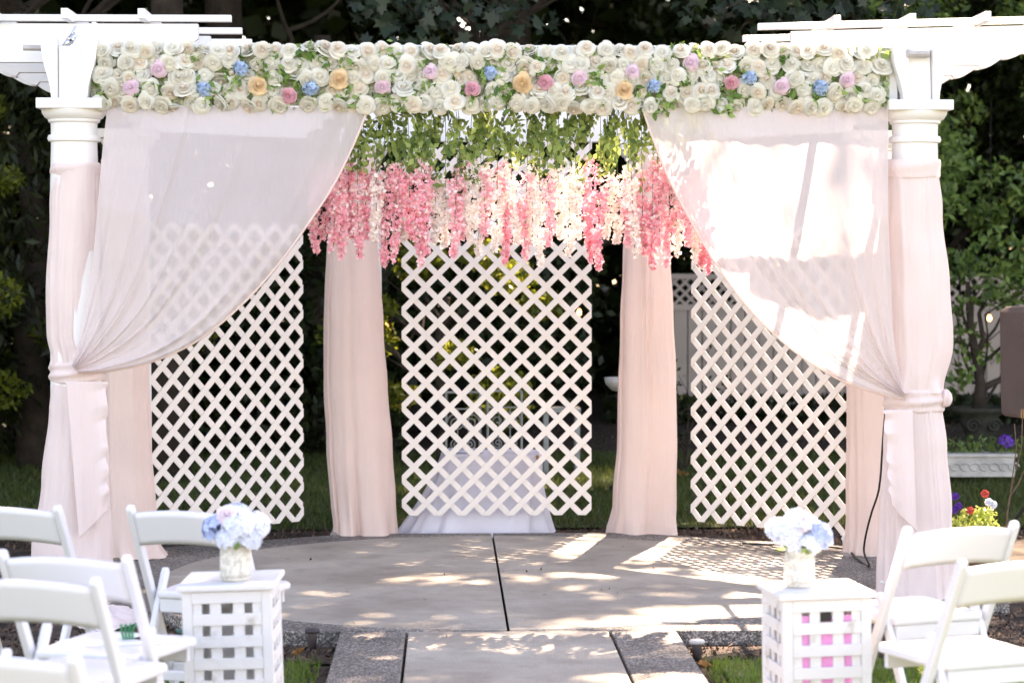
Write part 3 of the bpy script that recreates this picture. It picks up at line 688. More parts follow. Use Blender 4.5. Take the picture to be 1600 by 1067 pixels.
for i, (u, vb, kc) in enumerate(ST):
    rn = np.random.default_rng(100+i); Yd = 11.52 + rn.uniform(-.03, .07); utop = u + rn.uniform(-6, 6); utop = min(max(utop, 560 if u < 575 else utop), 1020 if u > 1010 else utop) if False else utop
    vt = 168; top = at(utop, vt, Yd); bot = at(u, vb, Yd); mid = at((u+utop)/2+rn.uniform(-5, 5), 245, Yd)
    t = thing('wisteria_garland', f'{NAMEC[kc]} artificial wisteria garland, {ordinal(i+1)} strand from the left of the fringe', 'garland', top, group='wisteria garlands hanging from the front beam')
    T = Vector(t.location)
    pts = resample([top-T, mid-T, bot-T], 14)
    st = MB().tube(pts, .0016, 5); 
    tw = rn.uniform(225, 262); L0 = []
    # side stems with leaflets in the upper part
    LP = []
    for k in range(int(rn.integers(3, 6))):
        q = rn.uniform(.0, .30); c = pts[int(q*14)]; ln = rn.uniform(.07, .17); a = rn.uniform(0, 2*PI); dx = math.cos(a)*.55; dy = math.sin(a)*.35
        sp = [c + Vector((dx*ln*s, dy*ln*s, -ln*(s*s*.9+.25*s))) for s in (0, .35, .7, 1)]
        st.tube(sp, .0013, 4)
        for s in np.linspace(.2, 1, 6):
            for sd_ in (-1, 1):
                b = c + Vector((dx*ln*s, dy*ln*s, -ln*(s*s*.9+.25*s))) + Vector((sd_*.014, rn.normal()*.006, -.012)); LP.append(tuple(b))
    st.build('stem', M['stem'], t)
    LV = leaves(np.array(LP), .047, aspect=.52, droop=1.3, tilt=(0, -1.2, .3))
    o = link('foliage', quads_mesh('foliage', LV, M['wleaf']), t); o['kind'] = 'stuff'
    # blossoms, thinning to a point
    zt = at(u, tw+18, Yd).z - T.z; zb = bot.z - T.z; n = int(190*(zt-zb)/.5); q = rn.uniform(0, 1, n)**.85
    zz = zt+(zb-zt)*q; rr = (.034*(1-q)**.6+.005)*np.sqrt(rn.uniform(0.1, 1, n)); a = rn.uniform(0, 2*PI, n)
    cx_ = np.interp(-zz, [-p.z for p in pts], [p.x for p in pts]); PP = np.stack([cx_+rr*np.cos(a)*1.15+.010*np.sin(zz*13+i), rr*np.sin(a), zz], 1)
    FL = florets(PP, .018, rn)
    me = quads_mesh('blossoms', FL, [M['wpink' if kc == 'p' else 'wrose' if kc == 'r' else 'wwhite'], M['wwhite'], M['wrose']])
    mi = np.zeros(len(FL), 'i'); sel = np.tile(rn.uniform(0, 1, n), 4)
    if kc != 'w': mi[sel < .14] = 1; mi[sel > .9] = 2
    else: mi[sel < .0] = 2
    me.polygons.foreach_set('material_index', mi)
    o = link('blossoms', me, t); o['kind'] = 'stuff'

# ================================================================ CHAIRS
def bar(mb, a, b, wx, wd_, sh=.0):
    """flat bar from a to b, wx wide along x, wd_ thick in the side plane"""
    a = Vector(a); b = Vector(b); d = (b-a).normalized(); x = Vector((1, 0, 0)); nrm = x.cross(d).normalized(); x = d.cross(nrm)
    vs = [p + x*sx*wx/2 + nrm*sn*wd_/2 for p in (a, b) for sx, sn in ((-1, -1), (1, -1), (1, 1), (-1, 1))]
    mb.add(vs, [(3, 2, 1, 0), (4, 5, 6, 7), (0, 1, 5, 4), (1, 2, 6, 5), (2, 3, 7, 6), (3, 0, 4, 7)])
def make_chair():
    t = thing('folding_chair', 'x', 'chair'); m = M['resin']; hw = .212
    for s in (-1, 1):
        mb = MB(); bar(mb, (s*hw, -.165, .775), (s*hw, .215, .0), .026, .036); mb.tube([(s*hw-.0125, -.165, .775), (s*hw+.0125, -.165, .775)], .0185, 14); mb.build('stile', m, t, bevel=.006)
        mb = MB(); bar(mb, (s*(hw-.030), .045, .525), (s*(hw-.030), -.215, .0), .024, .034); mb.tube([(s*(hw-.030)-.0115, .045, .525), (s*(hw-.030)+.0115, .045, .525)], .0172, 14); mb.build('rear_leg', m, t, bevel=.006)
    def rail(p, q):  # curved back rail
        s = (p-.5)*2; x = s*(hw-.012); arch = .016*(1-s*s)
        z = .64+.118*q + arch; y = -.150+ (.03-.14*(q)*.118/.118*.38) - .030*(1-s*s)
        return (x, y-.0, z)
    MB().grid(rail, 16, 6).build('backrest', m, t, smooth=True, bevel=0, thick=.018)
    MB().prism([(-.175, -.04), (.175, -.04), (.19, .10), (.195, .33), (.17, .365), (-.17, .365), (-.195, .33), (-.19, .10)], (0, 0, 1), .028, (0, 0, .452), ((1, 0, 0), (0, 1, 0))).build('seat', m, t, bevel=.009)
    MB().box((0, -.02, .412), (.335, .022, .05)).build('seat_rail', m, t, bevel=.004)
    MB().box((0, .33, .412), (.335, .022, .05)).build('seat_rail', m, t, bevel=.004)
    MB().box((0, -.128, .175), (.34, .016, .036)).build('stretcher', m, t, bevel=.004)
    MB().box((0, .140, .155), (.40, .016, .036)).build('stretcher', m, t, bevel=.004)
    return t
proto = make_chair(); first = True
CH = [(-1, 10, 790, -R(20), 'white folding chair in the front left row, cut by the left photo edge'), (-1, 287, 797, -R(20), 'white folding chair just behind the left pedestal in the front left row'),
      (-1, 100, 868, -R(20), 'white folding chair in the second left row, printed programs on its seat'), (-1, 42, 903, -R(18), 'blurred white folding chair in the third left row beside the left photo edge'),
      (-1, -20, 1022, -R(15), 'nearest left folding chair, only its backrest corner in view'),
      (1, 1502, 827, R(21), 'white folding chair in the front right row beside the pink-lined pedestal'), (1, 1598, 880, R(20), 'white folding chair in the second right row, cut by the right photo edge')]
chairs = []
for sd_, u, v, yaw, lab in CH:
    c = proto if first else copy_tree(proto); first = False
    s = (v-420)/(HC-(.785*1.06+GZ)); c.scale = (1.06,)*3; Yd = F/s; p = at(u, v, Yd); Rz = Matrix.Rotation(yaw, 3, 'Z')
    c.rotation_euler = (0, 0, yaw); c.location = Vector((p.x, Yd, GZ+.006)) - Rz @ Vector((0, -.175, 0))
    tag(c, lab, 'chair', 'white folding chairs for the guests'); chairs.append(c)
def on_seat(ch, x, y, z=.468): return ch.matrix_basis @ Vector((x, y, z))
def program(ch, x, y, rz, label, ribbon=False):
    p = on_seat(ch, x, y); t = thing('wedding_program', label, 'program', p, ch.rotation_euler.z+rz)
    MB().box((0, 0, .0015), (.10, .17, .003)).build('card', M['paper'], t, rot=(0, 0, 0))
    rr = random.Random(int(x*1000)+3); mb = MB()
    for k in range(7):
        wv = rr.uniform(.03, .075); yv = -.065+.02*k; pts = [(-wv/2+wv*i/12, yv+.004*math.sin(i*1.9+k), .0042) for i in range(13)]
        for a, b in zip(pts, pts[1:]): mb.add([a, b, (b[0], b[1]+.004, b[2]), (a[0], a[1]+.004, a[2])], [(0, 1, 2, 3)])
    mb.build('printed_script', M['ink'], t)
    if ribbon:
        mb = MB()
        for k in range(4): mb.tube([(.01*(k-1.5), 0, .006), (.012*(k-1.5), .02, .03), (.016*(k-1.5), .0, .055)], .0045, 6)
        mb.build('ribbon', M['ribbon'], t)
program(chairs[1], .02, .15, .3, 'white printed program on the seat of the chair behind the left pedestal')
program(chairs[2], .02, .20, .7, 'white printed program tied with green ribbon on the second row seat', True)
program(chairs[2], .10, .24, 1.2, 'plain white program near the right seat edge of the second row chair')
program(chairs[2], -.09, .12, 1.4, 'white folded program lying below the green ribbon on the second row chair')
program(chairs[5], -.02, .2, 1.3, 'small white program on the sunny front right chair seat')

# ================================================================ PEDESTALS with jars
def pedestal(label, u, v, wpx, yaw, roll, pinkbox, dep):
    W = .315; s = wpx/(W+.03); Yd = F/s; p = at(u, v, Yd); H = p.z-GZ
    t = thing('pedestal', label, 'pedestal', (p.x, Yd, GZ), (0, roll, yaw)); m = M['worn']; D = dep
    # front top edge is at local y=0
    MB().box((0, D/2, H-.011), (W+.03, D+.03, .022)).build('top_board', m, t, bevel=.006)
    for sx in (-1, 1):
        for yy in (.022, D-.022): MB().box((sx*(W/2-.018), yy, (H-.022)/2), (.036, .036, H-.024)).build('corner_post', m, t, bevel=.003)
    pitch = .078; n_ = int((H-.03)/pitch)
    for face in range(4):
        L_ = (W if face % 2 == 0 else D)-.072
        cx_, cy_ = [(0, .010), (W/2-.010, D/2), (0, D-.010), (-W/2+.010, D/2)][face]; vert = [MB(), MB()]
        ax = (1, 0) if face % 2 == 0 else (0, 1); nn = [(0, -1), (1, 0), (0, 1), (-1, 0)][face]
        for k in range(n_+1):
            z = H-.045-k*pitch
            if z < .03: break
            hh = .041
            d = (L_, .007, hh) if face % 2 == 0 else (.007, L_, hh)
            MB().box((cx_+nn[0]*.004, cy_+nn[1]*.004, z), d).build('horizontal_slat', m, t, bevel=.0015)
        for k in range(4):
            o_ = (k-1.5)*.0815*(L_/.243); wv = .040 if k in (1, 2) else .032
            if k == 0: o_ = -L_/2+.017
            if k == 3: o_ = L_/2-.017
            c = (cx_+ax[0]*o_-nn[0]*.004, cy_+ax[1]*o_-nn[1]*.004, (H-.03)/2)
            d = (wv, .007, H-.04) if face % 2 == 0 else (.007, wv, H-.04)
            MB().box(c, d).build('vertical_slat', m, t, bevel=.0015)
    if pinkbox:
        MB().grid(lambda a, b: ((a-.5)*(W-.10), .0175+.002*math.sin(a*23+b*3), .02+(H-.10)*b), 40, 8).build('pink_lining', M['pink'], t, smooth=True)
        MB().box((-.004, .012, H-.082), (.04, .006, .038)).build('dark_hole_block', M['black'], t)  # added black block fills the top middle hole, standing in for its dark inside
    return t, p, H, Yd
def jar_with_flowers(label, flabel, base, mirror):
    t = thing('jar', label, 'jar', base)
    MB().lathe([(.001, .0), (.044, .0), (.050, .006), (.0525, .02), (.0525, .105), (.048, .120), (.044, .128), (.044, .140), (.040, .140), (.040, .05), (.001, .05)], 32, cap=False).build('glass', M['jar'], t, smooth=True)
    MB().lathe([(.0535, .015), (.0545, .03), (.0545, .098), (.0535, .108)], 32, cap=False).build('lace_wrap', M['jar'], t, smooth=True, thick=.001)
    b = thing('bouquet', flabel, 'flowers', (base[0], base[1], base[2]+.135)); mz = -1 if mirror else 1
    heads = [((-.058*mz, -.02, .050), 'bluep', .052), ((-.080*mz, .01, .022), 'blue_', .034), ((.02*mz, -.045, .062), 'whitep', .058), ((.065*mz, .0, .055), 'whitep', .056), ((.045*mz, -.03, .016), 'whitep', .048), ((0, .03, .085), 'whitep', .052), ((-.02*mz, -.05, .02), 'whitep', .040), ((-.03*mz, .05, .06), 'whitep', .05)]
    if mirror: heads[2] = (heads[2][0], 'whitep', .06); heads.append(((-.05, -.045, .06), 'whitep', .05))
    for k, (c, mm, rr) in enumerate(heads):
        mt = M['bluep'] if mm == 'blue_' else M[mm]
        me = hydra_mesh('hydrangea_head', 40+k, mt, rr, int(55*rr/.05), .019, .85)
        o = link('hydrangea_head', me, b, c, Euler((.5+random.uniform(-.2, .2), random.uniform(-.3, .3), random.uniform(0, 6))))
        o['label'] = 'pale blue hydrangea head' if mm != 'whitep' else 'white hydrangea head'
    link('rose', rose_mesh('rose', 77, M['palepink'], 1.), b, (-.022 if not mirror else .0, -.045, .098) , Euler((1.0, 0, 0)), .85)['label'] = 'pale pink rose'
    P_ = np.array([(rng.normal()*.03, rng.normal()*.03-.01, rng.uniform(-.01, .02)) for _ in range(26)])
    o = link('bouquet_leaves', quads_mesh('bouquet_leaves', leaves(P_, .045, aspect=.5), M['garleaf']), b); o['kind'] = 'stuff'
    mb = MB()
    for k in range(6): mb.tube([((k-2.5)*.006, 0, -.10), ((k-2.5)*.014, 0, .03)], .003, 5)
    mb.build('stems', M['stem'], b)
tp, p, H_, Yd_ = pedestal('white pedestal with square lattice sides left of the path, empty inside', 361, 913, 154, R(-1), R(-1.6), False, .36)
q = tp.matrix_basis @ Vector((.022, .10, H_)); jar_with_flowers('lace wrapped glass jar on the left pedestal', 'hydrangea posy in the left jar, blue blooms on its left side', (q.x, q.y, q.z+.001), False)
tp, p, H_, Yd_ = pedestal('white lattice pedestal right of the path with magenta lining inside', 1297, 926, 157, R(6), R(-.9), True, .315)
q = tp.matrix_basis @ Vector((-.055, .17, H_)); jar_with_flowers('lace wrapped glass jar on the right pedestal', 'hydrangea posy in the right jar, pale blue blooms on its right side', (q.x, q.y, q.z+.001), True)

# ================================================================ TABLE behind the lattice
t = thing('cloth_table', 'low altar table behind the centre lattice', 'table', ((at(690, 706, 14.6).x+at(850, 706, 14.6).x)/2, 14.75, GZ))
tz = at(770, 706, 14.75).z
MB().box((0, 0, tz-GZ-.02), (.60, .40, .03)).build('table_top', M['wood'], t)
for sx in (-1, 1):
    for sy in (-1, 1): MB().box((sx*.27, sy*.17, (tz-GZ-.035)/2), (.035, .035, tz-GZ-.035)).build('leg', M['wood'], t)
xl_t, xr_t = at(690, 706, 14.6).x, at(850, 706, 14.6).x; xl_b, xr_b = at(622, 832, 14.55).x, at(864, 832, 14.55).x
def cloth(a, b):
    # a round the table, b from the top centre to the hem
    th = 2*PI*a + PI/4; cx_t = (xl_t+xr_t)/2; cx_b = (xl_b+xr_b)/2
    def sq(th, hx, hy, pw=.35):
        c, s = math.cos(th), math.sin(th); return (hx*math.copysign(abs(c)**pw, c), hy*math.copysign(abs(s)**pw, s))
    if b < .3:
        x, y = sq(th, (xr_t-xl_t)/2*b/.3, .21*b/.3); return (cx_t+x, 14.75+y, tz+.002+.004*noise.noise(Vector((x*8, y*8, 1))))
    q = (b-.3)/.7; hx = (xr_t-xl_t)/2+((xr_b-xl_b)/2-(xr_t-xl_t)/2)*q**1.5; hy = .215+.13*q
    x, y = sq(th, hx, hy, .35+.25*q); fo = 1+.055*q*math.sin(11*th+2)+.04*q*math.sin(17*th)
    return (cx_t+(cx_b-cx_t)*q+x*fo, 14.75+y*fo, tz+(GZ+.012-tz)*q + .002)
tag(MB().grid(cloth, 160, 40, closed=True).build('tablecloth', M['cloth'], smooth=True), 'white cloth draped to the ground over the low table behind the lattice', 'tablecloth')
tag(MB().prism([(-.12, -.08), (.12, -.07), (.13, .07), (-.11, .09)], (0, 0, 1), .02, (0, 0, .012), ((1, 0, 0), (0, 1, 0))).build('folded_cloth', M['whitep'], loc=(.11, 14.68, tz+.005), bevel=.006), 'small folded white cloth on the left of the altar table', 'cloth')

# white wrought iron chair frames behind the table
def scrolls(mb, c, r, n=2.2, s=1):
    mb.tube([(c[0]+s*r*(1-k/26)*math.cos(k/26*n*2*PI), c[1], c[2]+r*(1-k/26)*math.sin(k/26*n*2*PI)) for k in range(24)], .005, 6)
def iron_chair(u0, u1, v0, v1, Y, label):
    a = at(u0, v0, Y); b = at(u1, v1, Y); w_ = b.x-a.x; h = a.z-GZ; t = thing('iron_chair', label, 'chair', ((a.x+b.x)/2, Y, GZ))
    mb = MB()
    for sx in (-1, 1): mb.tube([(sx*w_/2, 0, 0), (sx*w_/2, 0, h)], .009, 8)
    mb.tube([(-w_/2, 0, h), (w_/2, 0, h)], .009, 8); mb.tube([(-w_/2, 0, h-.12), (w_/2, 0, h-.12)], .006, 8); mb.build('back_frame', M['iron'], t)
    mb = MB()
    for sx in (-1, 1):
        scrolls(mb, (sx*w_*.2, 0, h-.22), .07, s=sx); scrolls(mb, (sx*w_*.2, 0, h-.38), .05, s=-sx); mb.tube([(sx*w_*.16, 0, .4), (sx*w_*.16, 0, h-.12)], .004, 6)
    mb.build('scrollwork', M['iron'], t)
    MB().box((0, -.2, .42), (w_, .4, .02)).build('seat', M['iron'], t, bevel=.005)
    for sx in (-1, 1): MB().tube([(sx*w_*.45, -.38, 0), (sx*w_*.45, -.38, .41)], .009, 8).build('leg', M['iron'], t)
iron_chair(697, 750, 613, 720, 16.2, 'ornate white iron garden chair behind the altar table, left one')
iron_chair(762, 815, 611, 720, 16.4, 'ornate white iron garden chair behind the altar table, right one')
a = at(848, 640, 19); b = at(906, 640, 19); t = thing('garden_bench', 'small white garden bench seen through the right of the centre lattice', 'bench', ((a.x+b.x)/2, 19, GZ)); w_ = b.x-a.x; h = a.z-GZ
MB().box((0, 0, h), (w_, .3, .035)).build('seat', M['iron'], t, bevel=.005)
for sx in (-1, 1): MB().box((sx*w_*.42, 0, h/2), (.04, .25, h-.03)).build('leg', M['iron'], t)

# stone bird bath between centre lattice and right drape
pb = at(966, 612, 17.5); t = thing('bird_bath', 'weathered white stone bird bath half hidden behind the right peach drape', 'bird bath', (pb.x+.06, 17.5, GZ)); h = at(960, 590, 17.5).z-GZ
MB().lathe([(.13, 0), (.13, .04), (.07, .1), (.05, .3), (.05, h-.2), (.09, h-.13)], 20).build('pillar', M['dstone'], t, smooth=True)
MB().lathe([(.02, h-.12), (.11, h-.10), (.16, h-.05), (.17, h), (.15, h), (.13, h-.03), (.001, h-.05)], 28).build('basin', M['stone'], t, smooth=True)

# ================================================================ FENCE with lattice top
FY = 26.5; fx0 = at(985, 600, FY).x; fx1 = 12.0; ft = at(1060, 428, FY).z; fm = at(1060, 480, FY).z
t = thing('vinyl_fence', 'long beige vinyl fence with a lattice strip along its top', 'fence', (fx0, FY, GZ)); L_ = fx1-fx0; h = ft-GZ; hm = fm-GZ
n_b = int(L_/.17)
bm_ = MB().box((0, 0, hm/2), (.158, .022, hm-.05)).mesh('board', M['fence'])
for k in range(n_b): link('board', bm_, t, (.085+.17*k+.002*(k % 3), 0, 0))
for k in range(int(L_/2.4)+1):
    MB().box((k*2.4, -.005, h/2+.02), (.12, .12, h+.04)).build('post', M['fence'], t, bevel=.005)
MB().box((L_/2, -.01, hm+.0), (L_, .05, .07)).build('rail', M['fence'], t); MB().box((L_/2, -.01, h-.03), (L_, .05, .06)).build('rail', M['fence'], t); MB().box((L_/2, -.01, .08), (L_, .05, .1)).build('rail', M['fence'], t)
hh = h-.06-hm-.035
for sgn, yy in ((1, -.005), (-1, .005)):
    c = -math.ceil(L_/.13)*.13 if sgn > 0 else 0
    while c < L_+hh+.2:
        q = clip_slat_big(c, L_, hh, .032, sgn) if False else None
        # direct strip geometry
        if sgn > 0: x0_, x1_ = -c, -c+hh
        else: x0_, x1_ = c, c-hh
        if min(x0_, x1_) >= 0 and max(x0_, x1_) <= L_:
            e = .023; mbp = MB().prism([(x0_-e, 0), (x0_+e, 0), (x1_+e, hh), (x1_-e, hh)], (0, 1, 0), .008, (0, yy, hm+.035), ((1, 0, 0), (0, 0, 1))); mbp.build('lattice_slat', M['fence'], t)
        c += .13

# ================================================================ RIGHT SIDE GARDEN
# white planter box with low plants
a = at(1482, 745, 18.0); b = at(1585, 745, 18.0); hz = at(1482, 709, 18.0).z-a.z; x0_, x1_ = a.x-.35, b.x
t = thing('planter_box', 'long white stone planter box with scroll relief on the right lawn', 'planter', ((x0_+x1_)/2, 18.0, GZ+.0)); zb = a.z-GZ; w_ = x1_-x0_
MB().box((0, .1, zb+hz/2), (w_, .24, hz)).build('box', M['stone'], t, bevel=.006); MB().box((0, .1, zb+hz-.012), (w_+.03, .27, .025)).build('rim', M['stone'], t, bevel=.004)
mb = MB()
for k in range(12): mb.tube([(-w_/2+.08*k+.04*math.cos(s*.5), -.025, zb+hz*.45+.03*math.sin(s*.5)) for s in range(11)], .006, 5)
mb.build('relief', M['stone'], t)
P_ = clumps([(x0_+.1+k*.11, 18.1, GZ+zb+hz+.05) for k in range(9)], [.09]*9, [70]*9); 
o = link('trailing_plants', quads_mesh('trailing_plants', leaves(P_, .05, aspect=.25, tilt=(0, -1, 0)), M['sleaf'])); tag(o, 'low green plants filling the long white planter box', 'plants')
pbx = at(1572, 690, 18.0); o = link('blue_flowers', hydra_mesh('blue_flowers', 9, M['purple'], .06, 20, .025), None, pbx, Euler((.6, 0, 0))); tag(o, 'small clump of blue violet flowers at the right planter end', 'flowers')
# urn
pu = at(1530, 705, 20.3); ut = at(1530, 636, 20.3).z; h = ut-GZ
t = thing('stone_urn', 'dark mossy stone urn with two carved volutes under the bent tree', 'urn', (pu.x, 20.3, GZ))
MB().lathe([(.16, 0), (.16, .05), (.09, .08), (.08, .13), (.15, h-.20), (.18, h-.12), (.17, h-.08), (.26, h-.04), (.27, h), (.22, h), (.2, h-.05), (.001, h-.06)], 28).build('bowl', M['dstone'], t, smooth=True)
for sx in (-1, 1):
    mb = MB(); mb.tube([(sx*.10+.065*(1-k/28)*math.cos(k/28*4.2*PI), -.17, h-.16+.065*(1-k/28)*math.sin(k/28*4.2*PI)) for k in range(26)], .012, 6); mb.build('volute', M['dstone'], t, smooth=True)
# flower pot with petunias
pf = ground(1525, 892, GZ); t = thing('flower_pot', 'brown square flower pot between the right column and the loudspeaker', 'pot', (pf.x, pf.y, GZ)); h = at(1525, 838, pf.y).z-GZ
MB().prism([(-.14, 0), (.14, 0), (.17, h), (-.17, h)], (0, 1, 0), .26, (0, .13, 0), ((1, 0, 0), (0, 0, 1))).build('pot', M['terr'], t, bevel=.006)
MB().box((0, .13, h), (.37, .29, .025)).build('rim', M['terr'], t, bevel=.004)
t = thing('bedding_plant', 'lime green leafy plant with purple, red and white blooms in the brown pot', 'plant', (pf.x, pf.y+.13, GZ+h))
P_ = clumps([(rng.normal()*.09, rng.normal()*.05-.05, .05+rng.uniform(-.06, .08)) for _ in range(18)], [.05]*18, [40]*18)
o = link('foliage', quads_mesh('foliage', leaves(P_, .034, aspect=.5, tilt=(0, -.6, .6)), M['lime']), t); o['kind'] = 'stuff'
for (u, v, k, lab) in ((1493, 775, 'purple', 'purple petunia'), (1498, 790, 'purple', 'purple petunia'), (1491, 796, 'purple', 'purple petunia'), (1539, 771, 'red', 'red bloom'), (1516, 797, 'red', 'red bloom'), (1545, 784, 'whitep', 'white bloom'), (1552, 788, 'whitep', 'white bloom')):
    c = at(u, v, pf.y+.02)-t.location; o = link('bloom', hydra_mesh('bloom', u, M[k], .015, 9, .018), t, c, Euler((1.2, 0, 0))); o['label'] = lab
    MB().tube([c, (c.x*.7, .02, 0)], .002, 4).build('stem', M['stem'], t)
# loudspeaker on a stand at the right edge
sp0 = at(1568, 655, 12.1); sp1 = at(1568, 480, 12.1); hs_ = sp1.z-sp0.z
t = thing('loudspeaker', 'dark grey loudspeaker at the right photo edge', 'speaker', (sp0.x+.265, 12.1, sp0.z), R(14))
poly = [(-.15, .02), (-.13, 0), (.13, 0), (.16, .02), (.17, hs_-.05), (.14, hs_), (-.13, hs_), (-.165, hs_-.03)]
MB().prism(poly, (0, 1, 0), .28, (0, .16, 0), ((1, 0, 0), (0, 0, 1))).build('cabinet', M['speakf'], t, bevel=.012)
MB().prism([(x*.90, z*.94+.02) for x, z in poly], (0, 1, 0), .012, (0, .012, 0), ((1, 0, 0), (0, 0, 1))).build('grille', M['speaker'], t, bevel=.004)
MB().tube([(-.04, -.004, hs_-.06), (-.04, -.03, hs_-.06), (.06, -.03, hs_-.06), (.06, -.004, hs_-.06)], .007, 8).build('handle', M['black'], t)
MB().box((-.14, .03, .03), (.035, .06, .05)).build('corner_cap', M['wood'], t, bevel=.004)
t2 = thing('speaker_stand', 'thin tripod stand under the grey loudspeaker', 'stand', (sp0.x+.25, 12.24, GZ))
MB().tube([(0, 0, .3), (0, 0, sp0.z-GZ-.002)], .017, 12).build('pole', M['black'], t2)
for k in range(3):
    a = k*2*PI/3+.5; MB().tube([(0, 0, .55), (.42*math.cos(a), .42*math.sin(a), .012)], .009, 8).build('leg', M['black'], t2)
# rusty shepherd hook / bare twig
t = MB(); q0 = at(1573, 862, 12.0); base = Vector((q0.x, 12.0, GZ))
pts = [at(1571, 880, 12.0), at(1574, 800, 12.0), at(1578, 775, 12.0), at(1590, 758, 12.0), at(1600, 735, 12.02)]
t.tube(pts, [.006, .005, .005, .004, .003], 6); t.tube([at(1578, 776, 12.0), at(1588, 700, 12.0), at(1585, 662, 12.0)], .003, 5); t.tube([at(1577, 778, 12.0), at(1596, 700, 12.05), at(1598, 640, 12.05)], .003, 5)
o = t.build('plant_stake', M['rust']); tag(o, 'thin rusty branching wire stake below the loudspeaker', 'stake')

# black cable
pts = [at(1386, 612, 11.62), at(1380, 680, 11.6), at(1374, 760, 11.6), at(1362, 800, 11.7), at(1353, 835, 11.8), at(1350, 862, 11.9), at(1356, 882, 11.95)]
e = ground(1358, 884, .006); pts[-1] = e; pts += [ground(1340, 874, .006), ground(1318, 857, .006), ground(1250, 852, .006), ground(1160, 849, .006)]
tag(MB().tube(resample(pts, 60), .0055, 8).build('cable', M['black'], smooth=True), 'black power cable running down the right drape and along the patio edge', 'cable')

# path lights
def path_light(p, label, mm):
    t = thing('path_light', label, 'light fixture', p); MB().lathe([(.02, 0), (.022, .075), (.022, .08)], 18).build('stake', M['speakf'], t, smooth=True); MB().lathe([(.001, .078), (.034, .078), (.036, .088), (.03, .096), (.001, .098)], 20, cap=False).build('cap', mm, t, smooth=True)
path_light(tuple(ground(1089, 1032, GZ)), 'small silver capped ground light by the right path edge', M['steel'])
path_light(tuple(ground(488, 1014, GZ)), 'small dark ground light in the bed left of the path', M['speaker'])
# fallen leaves
def dead_leaf(p, s, label, rz, m='deadleaf'):
    mb = MB(); n_ = len(LOBE); vs = [(x*s, y*s, .012+s*.28*abs(math.sin(x*5+rz))+s*.15*abs(y)) for x, y in LOBE]
    mb.add([(0, 0, .004)]+vs, [(0, i+1, (i+1) % n_+1) for i in range(n_)]); o = mb.build('fallen_leaf', M[m], loc=p, rot=(.3, .1, rz), thick=.0015); tag(o, label, 'leaf')
dead_leaf(tuple(ground(1196, 832, GZ+.02)), .13, 'curled orange maple leaf on the soil below the right lattice', 1)
dead_leaf(tuple(ground(250, 983, GZ)), .07, 'curled orange leaf on the soil under the front left chair', 2)
dead_leaf(tuple(ground(1467, 1016, GZ)), .11, 'brown curled leaf under the front right chair seat', 2.6)
dead_leaf(tuple(ground(280, 992, GZ)), .05, 'bluish green leaf on the soil beside the left pedestal', .5, 'green')
dead_leaf(tuple(ground(1098, 1044, GZ+.01)), .07, 'yellow leaf beside the silver capped ground light', .2)
dead_leaf(tuple(ground(1065, 745, GZ+.02)), .12, 'brown leaf on the lawn right of the peach drape', 1.9)
dead_leaf(tuple(ground(468, 1024, GZ+.0)), .07, 'dull leaf in the bed beside the dark ground light', 3.9)
Pl = np.stack([rng.normal(.6, 1.1, 70), rng.uniform(9.2, 13.9, 70), np.full(70, .006)], 1)
o = link('petal_litter', quads_mesh('petal_litter', leaves(Pl, .017, tilt=(0, 0, 2.5), aspect=.5, sv=.7), M['chip'])); tag(o, 'small brown leaf bits and twigs scattered on the concrete', 'litter', kind='stuff')
# round string-light bulbs far behind
for (u, v, lab) in ((603, 510, 'tiny glowing bulb just right of the left peach drape'), (905, 488, 'tiny glowing bulb behind the right part of the centre lattice'), (1546, 497, 'tiny glowing bulb before the fence near the bent tree')):
    c = at(u, v, 19.5); t = thing('light_bulb', lab, 'bulb', c); MB().lathe([(.001, -.03), (.018, -.02), (.022, 0), (.014, .02), (.008, .03)], 12, cap=False).build('glass', M['bulb'], t, smooth=True); MB().lathe([(.009, .03), (.009, .055)], 10).build('socket', M['black'], t)
    MB().tube([(0, 0, .05), (0, 0, 1.9)], .002, 4).build('wire', M['black'], t)

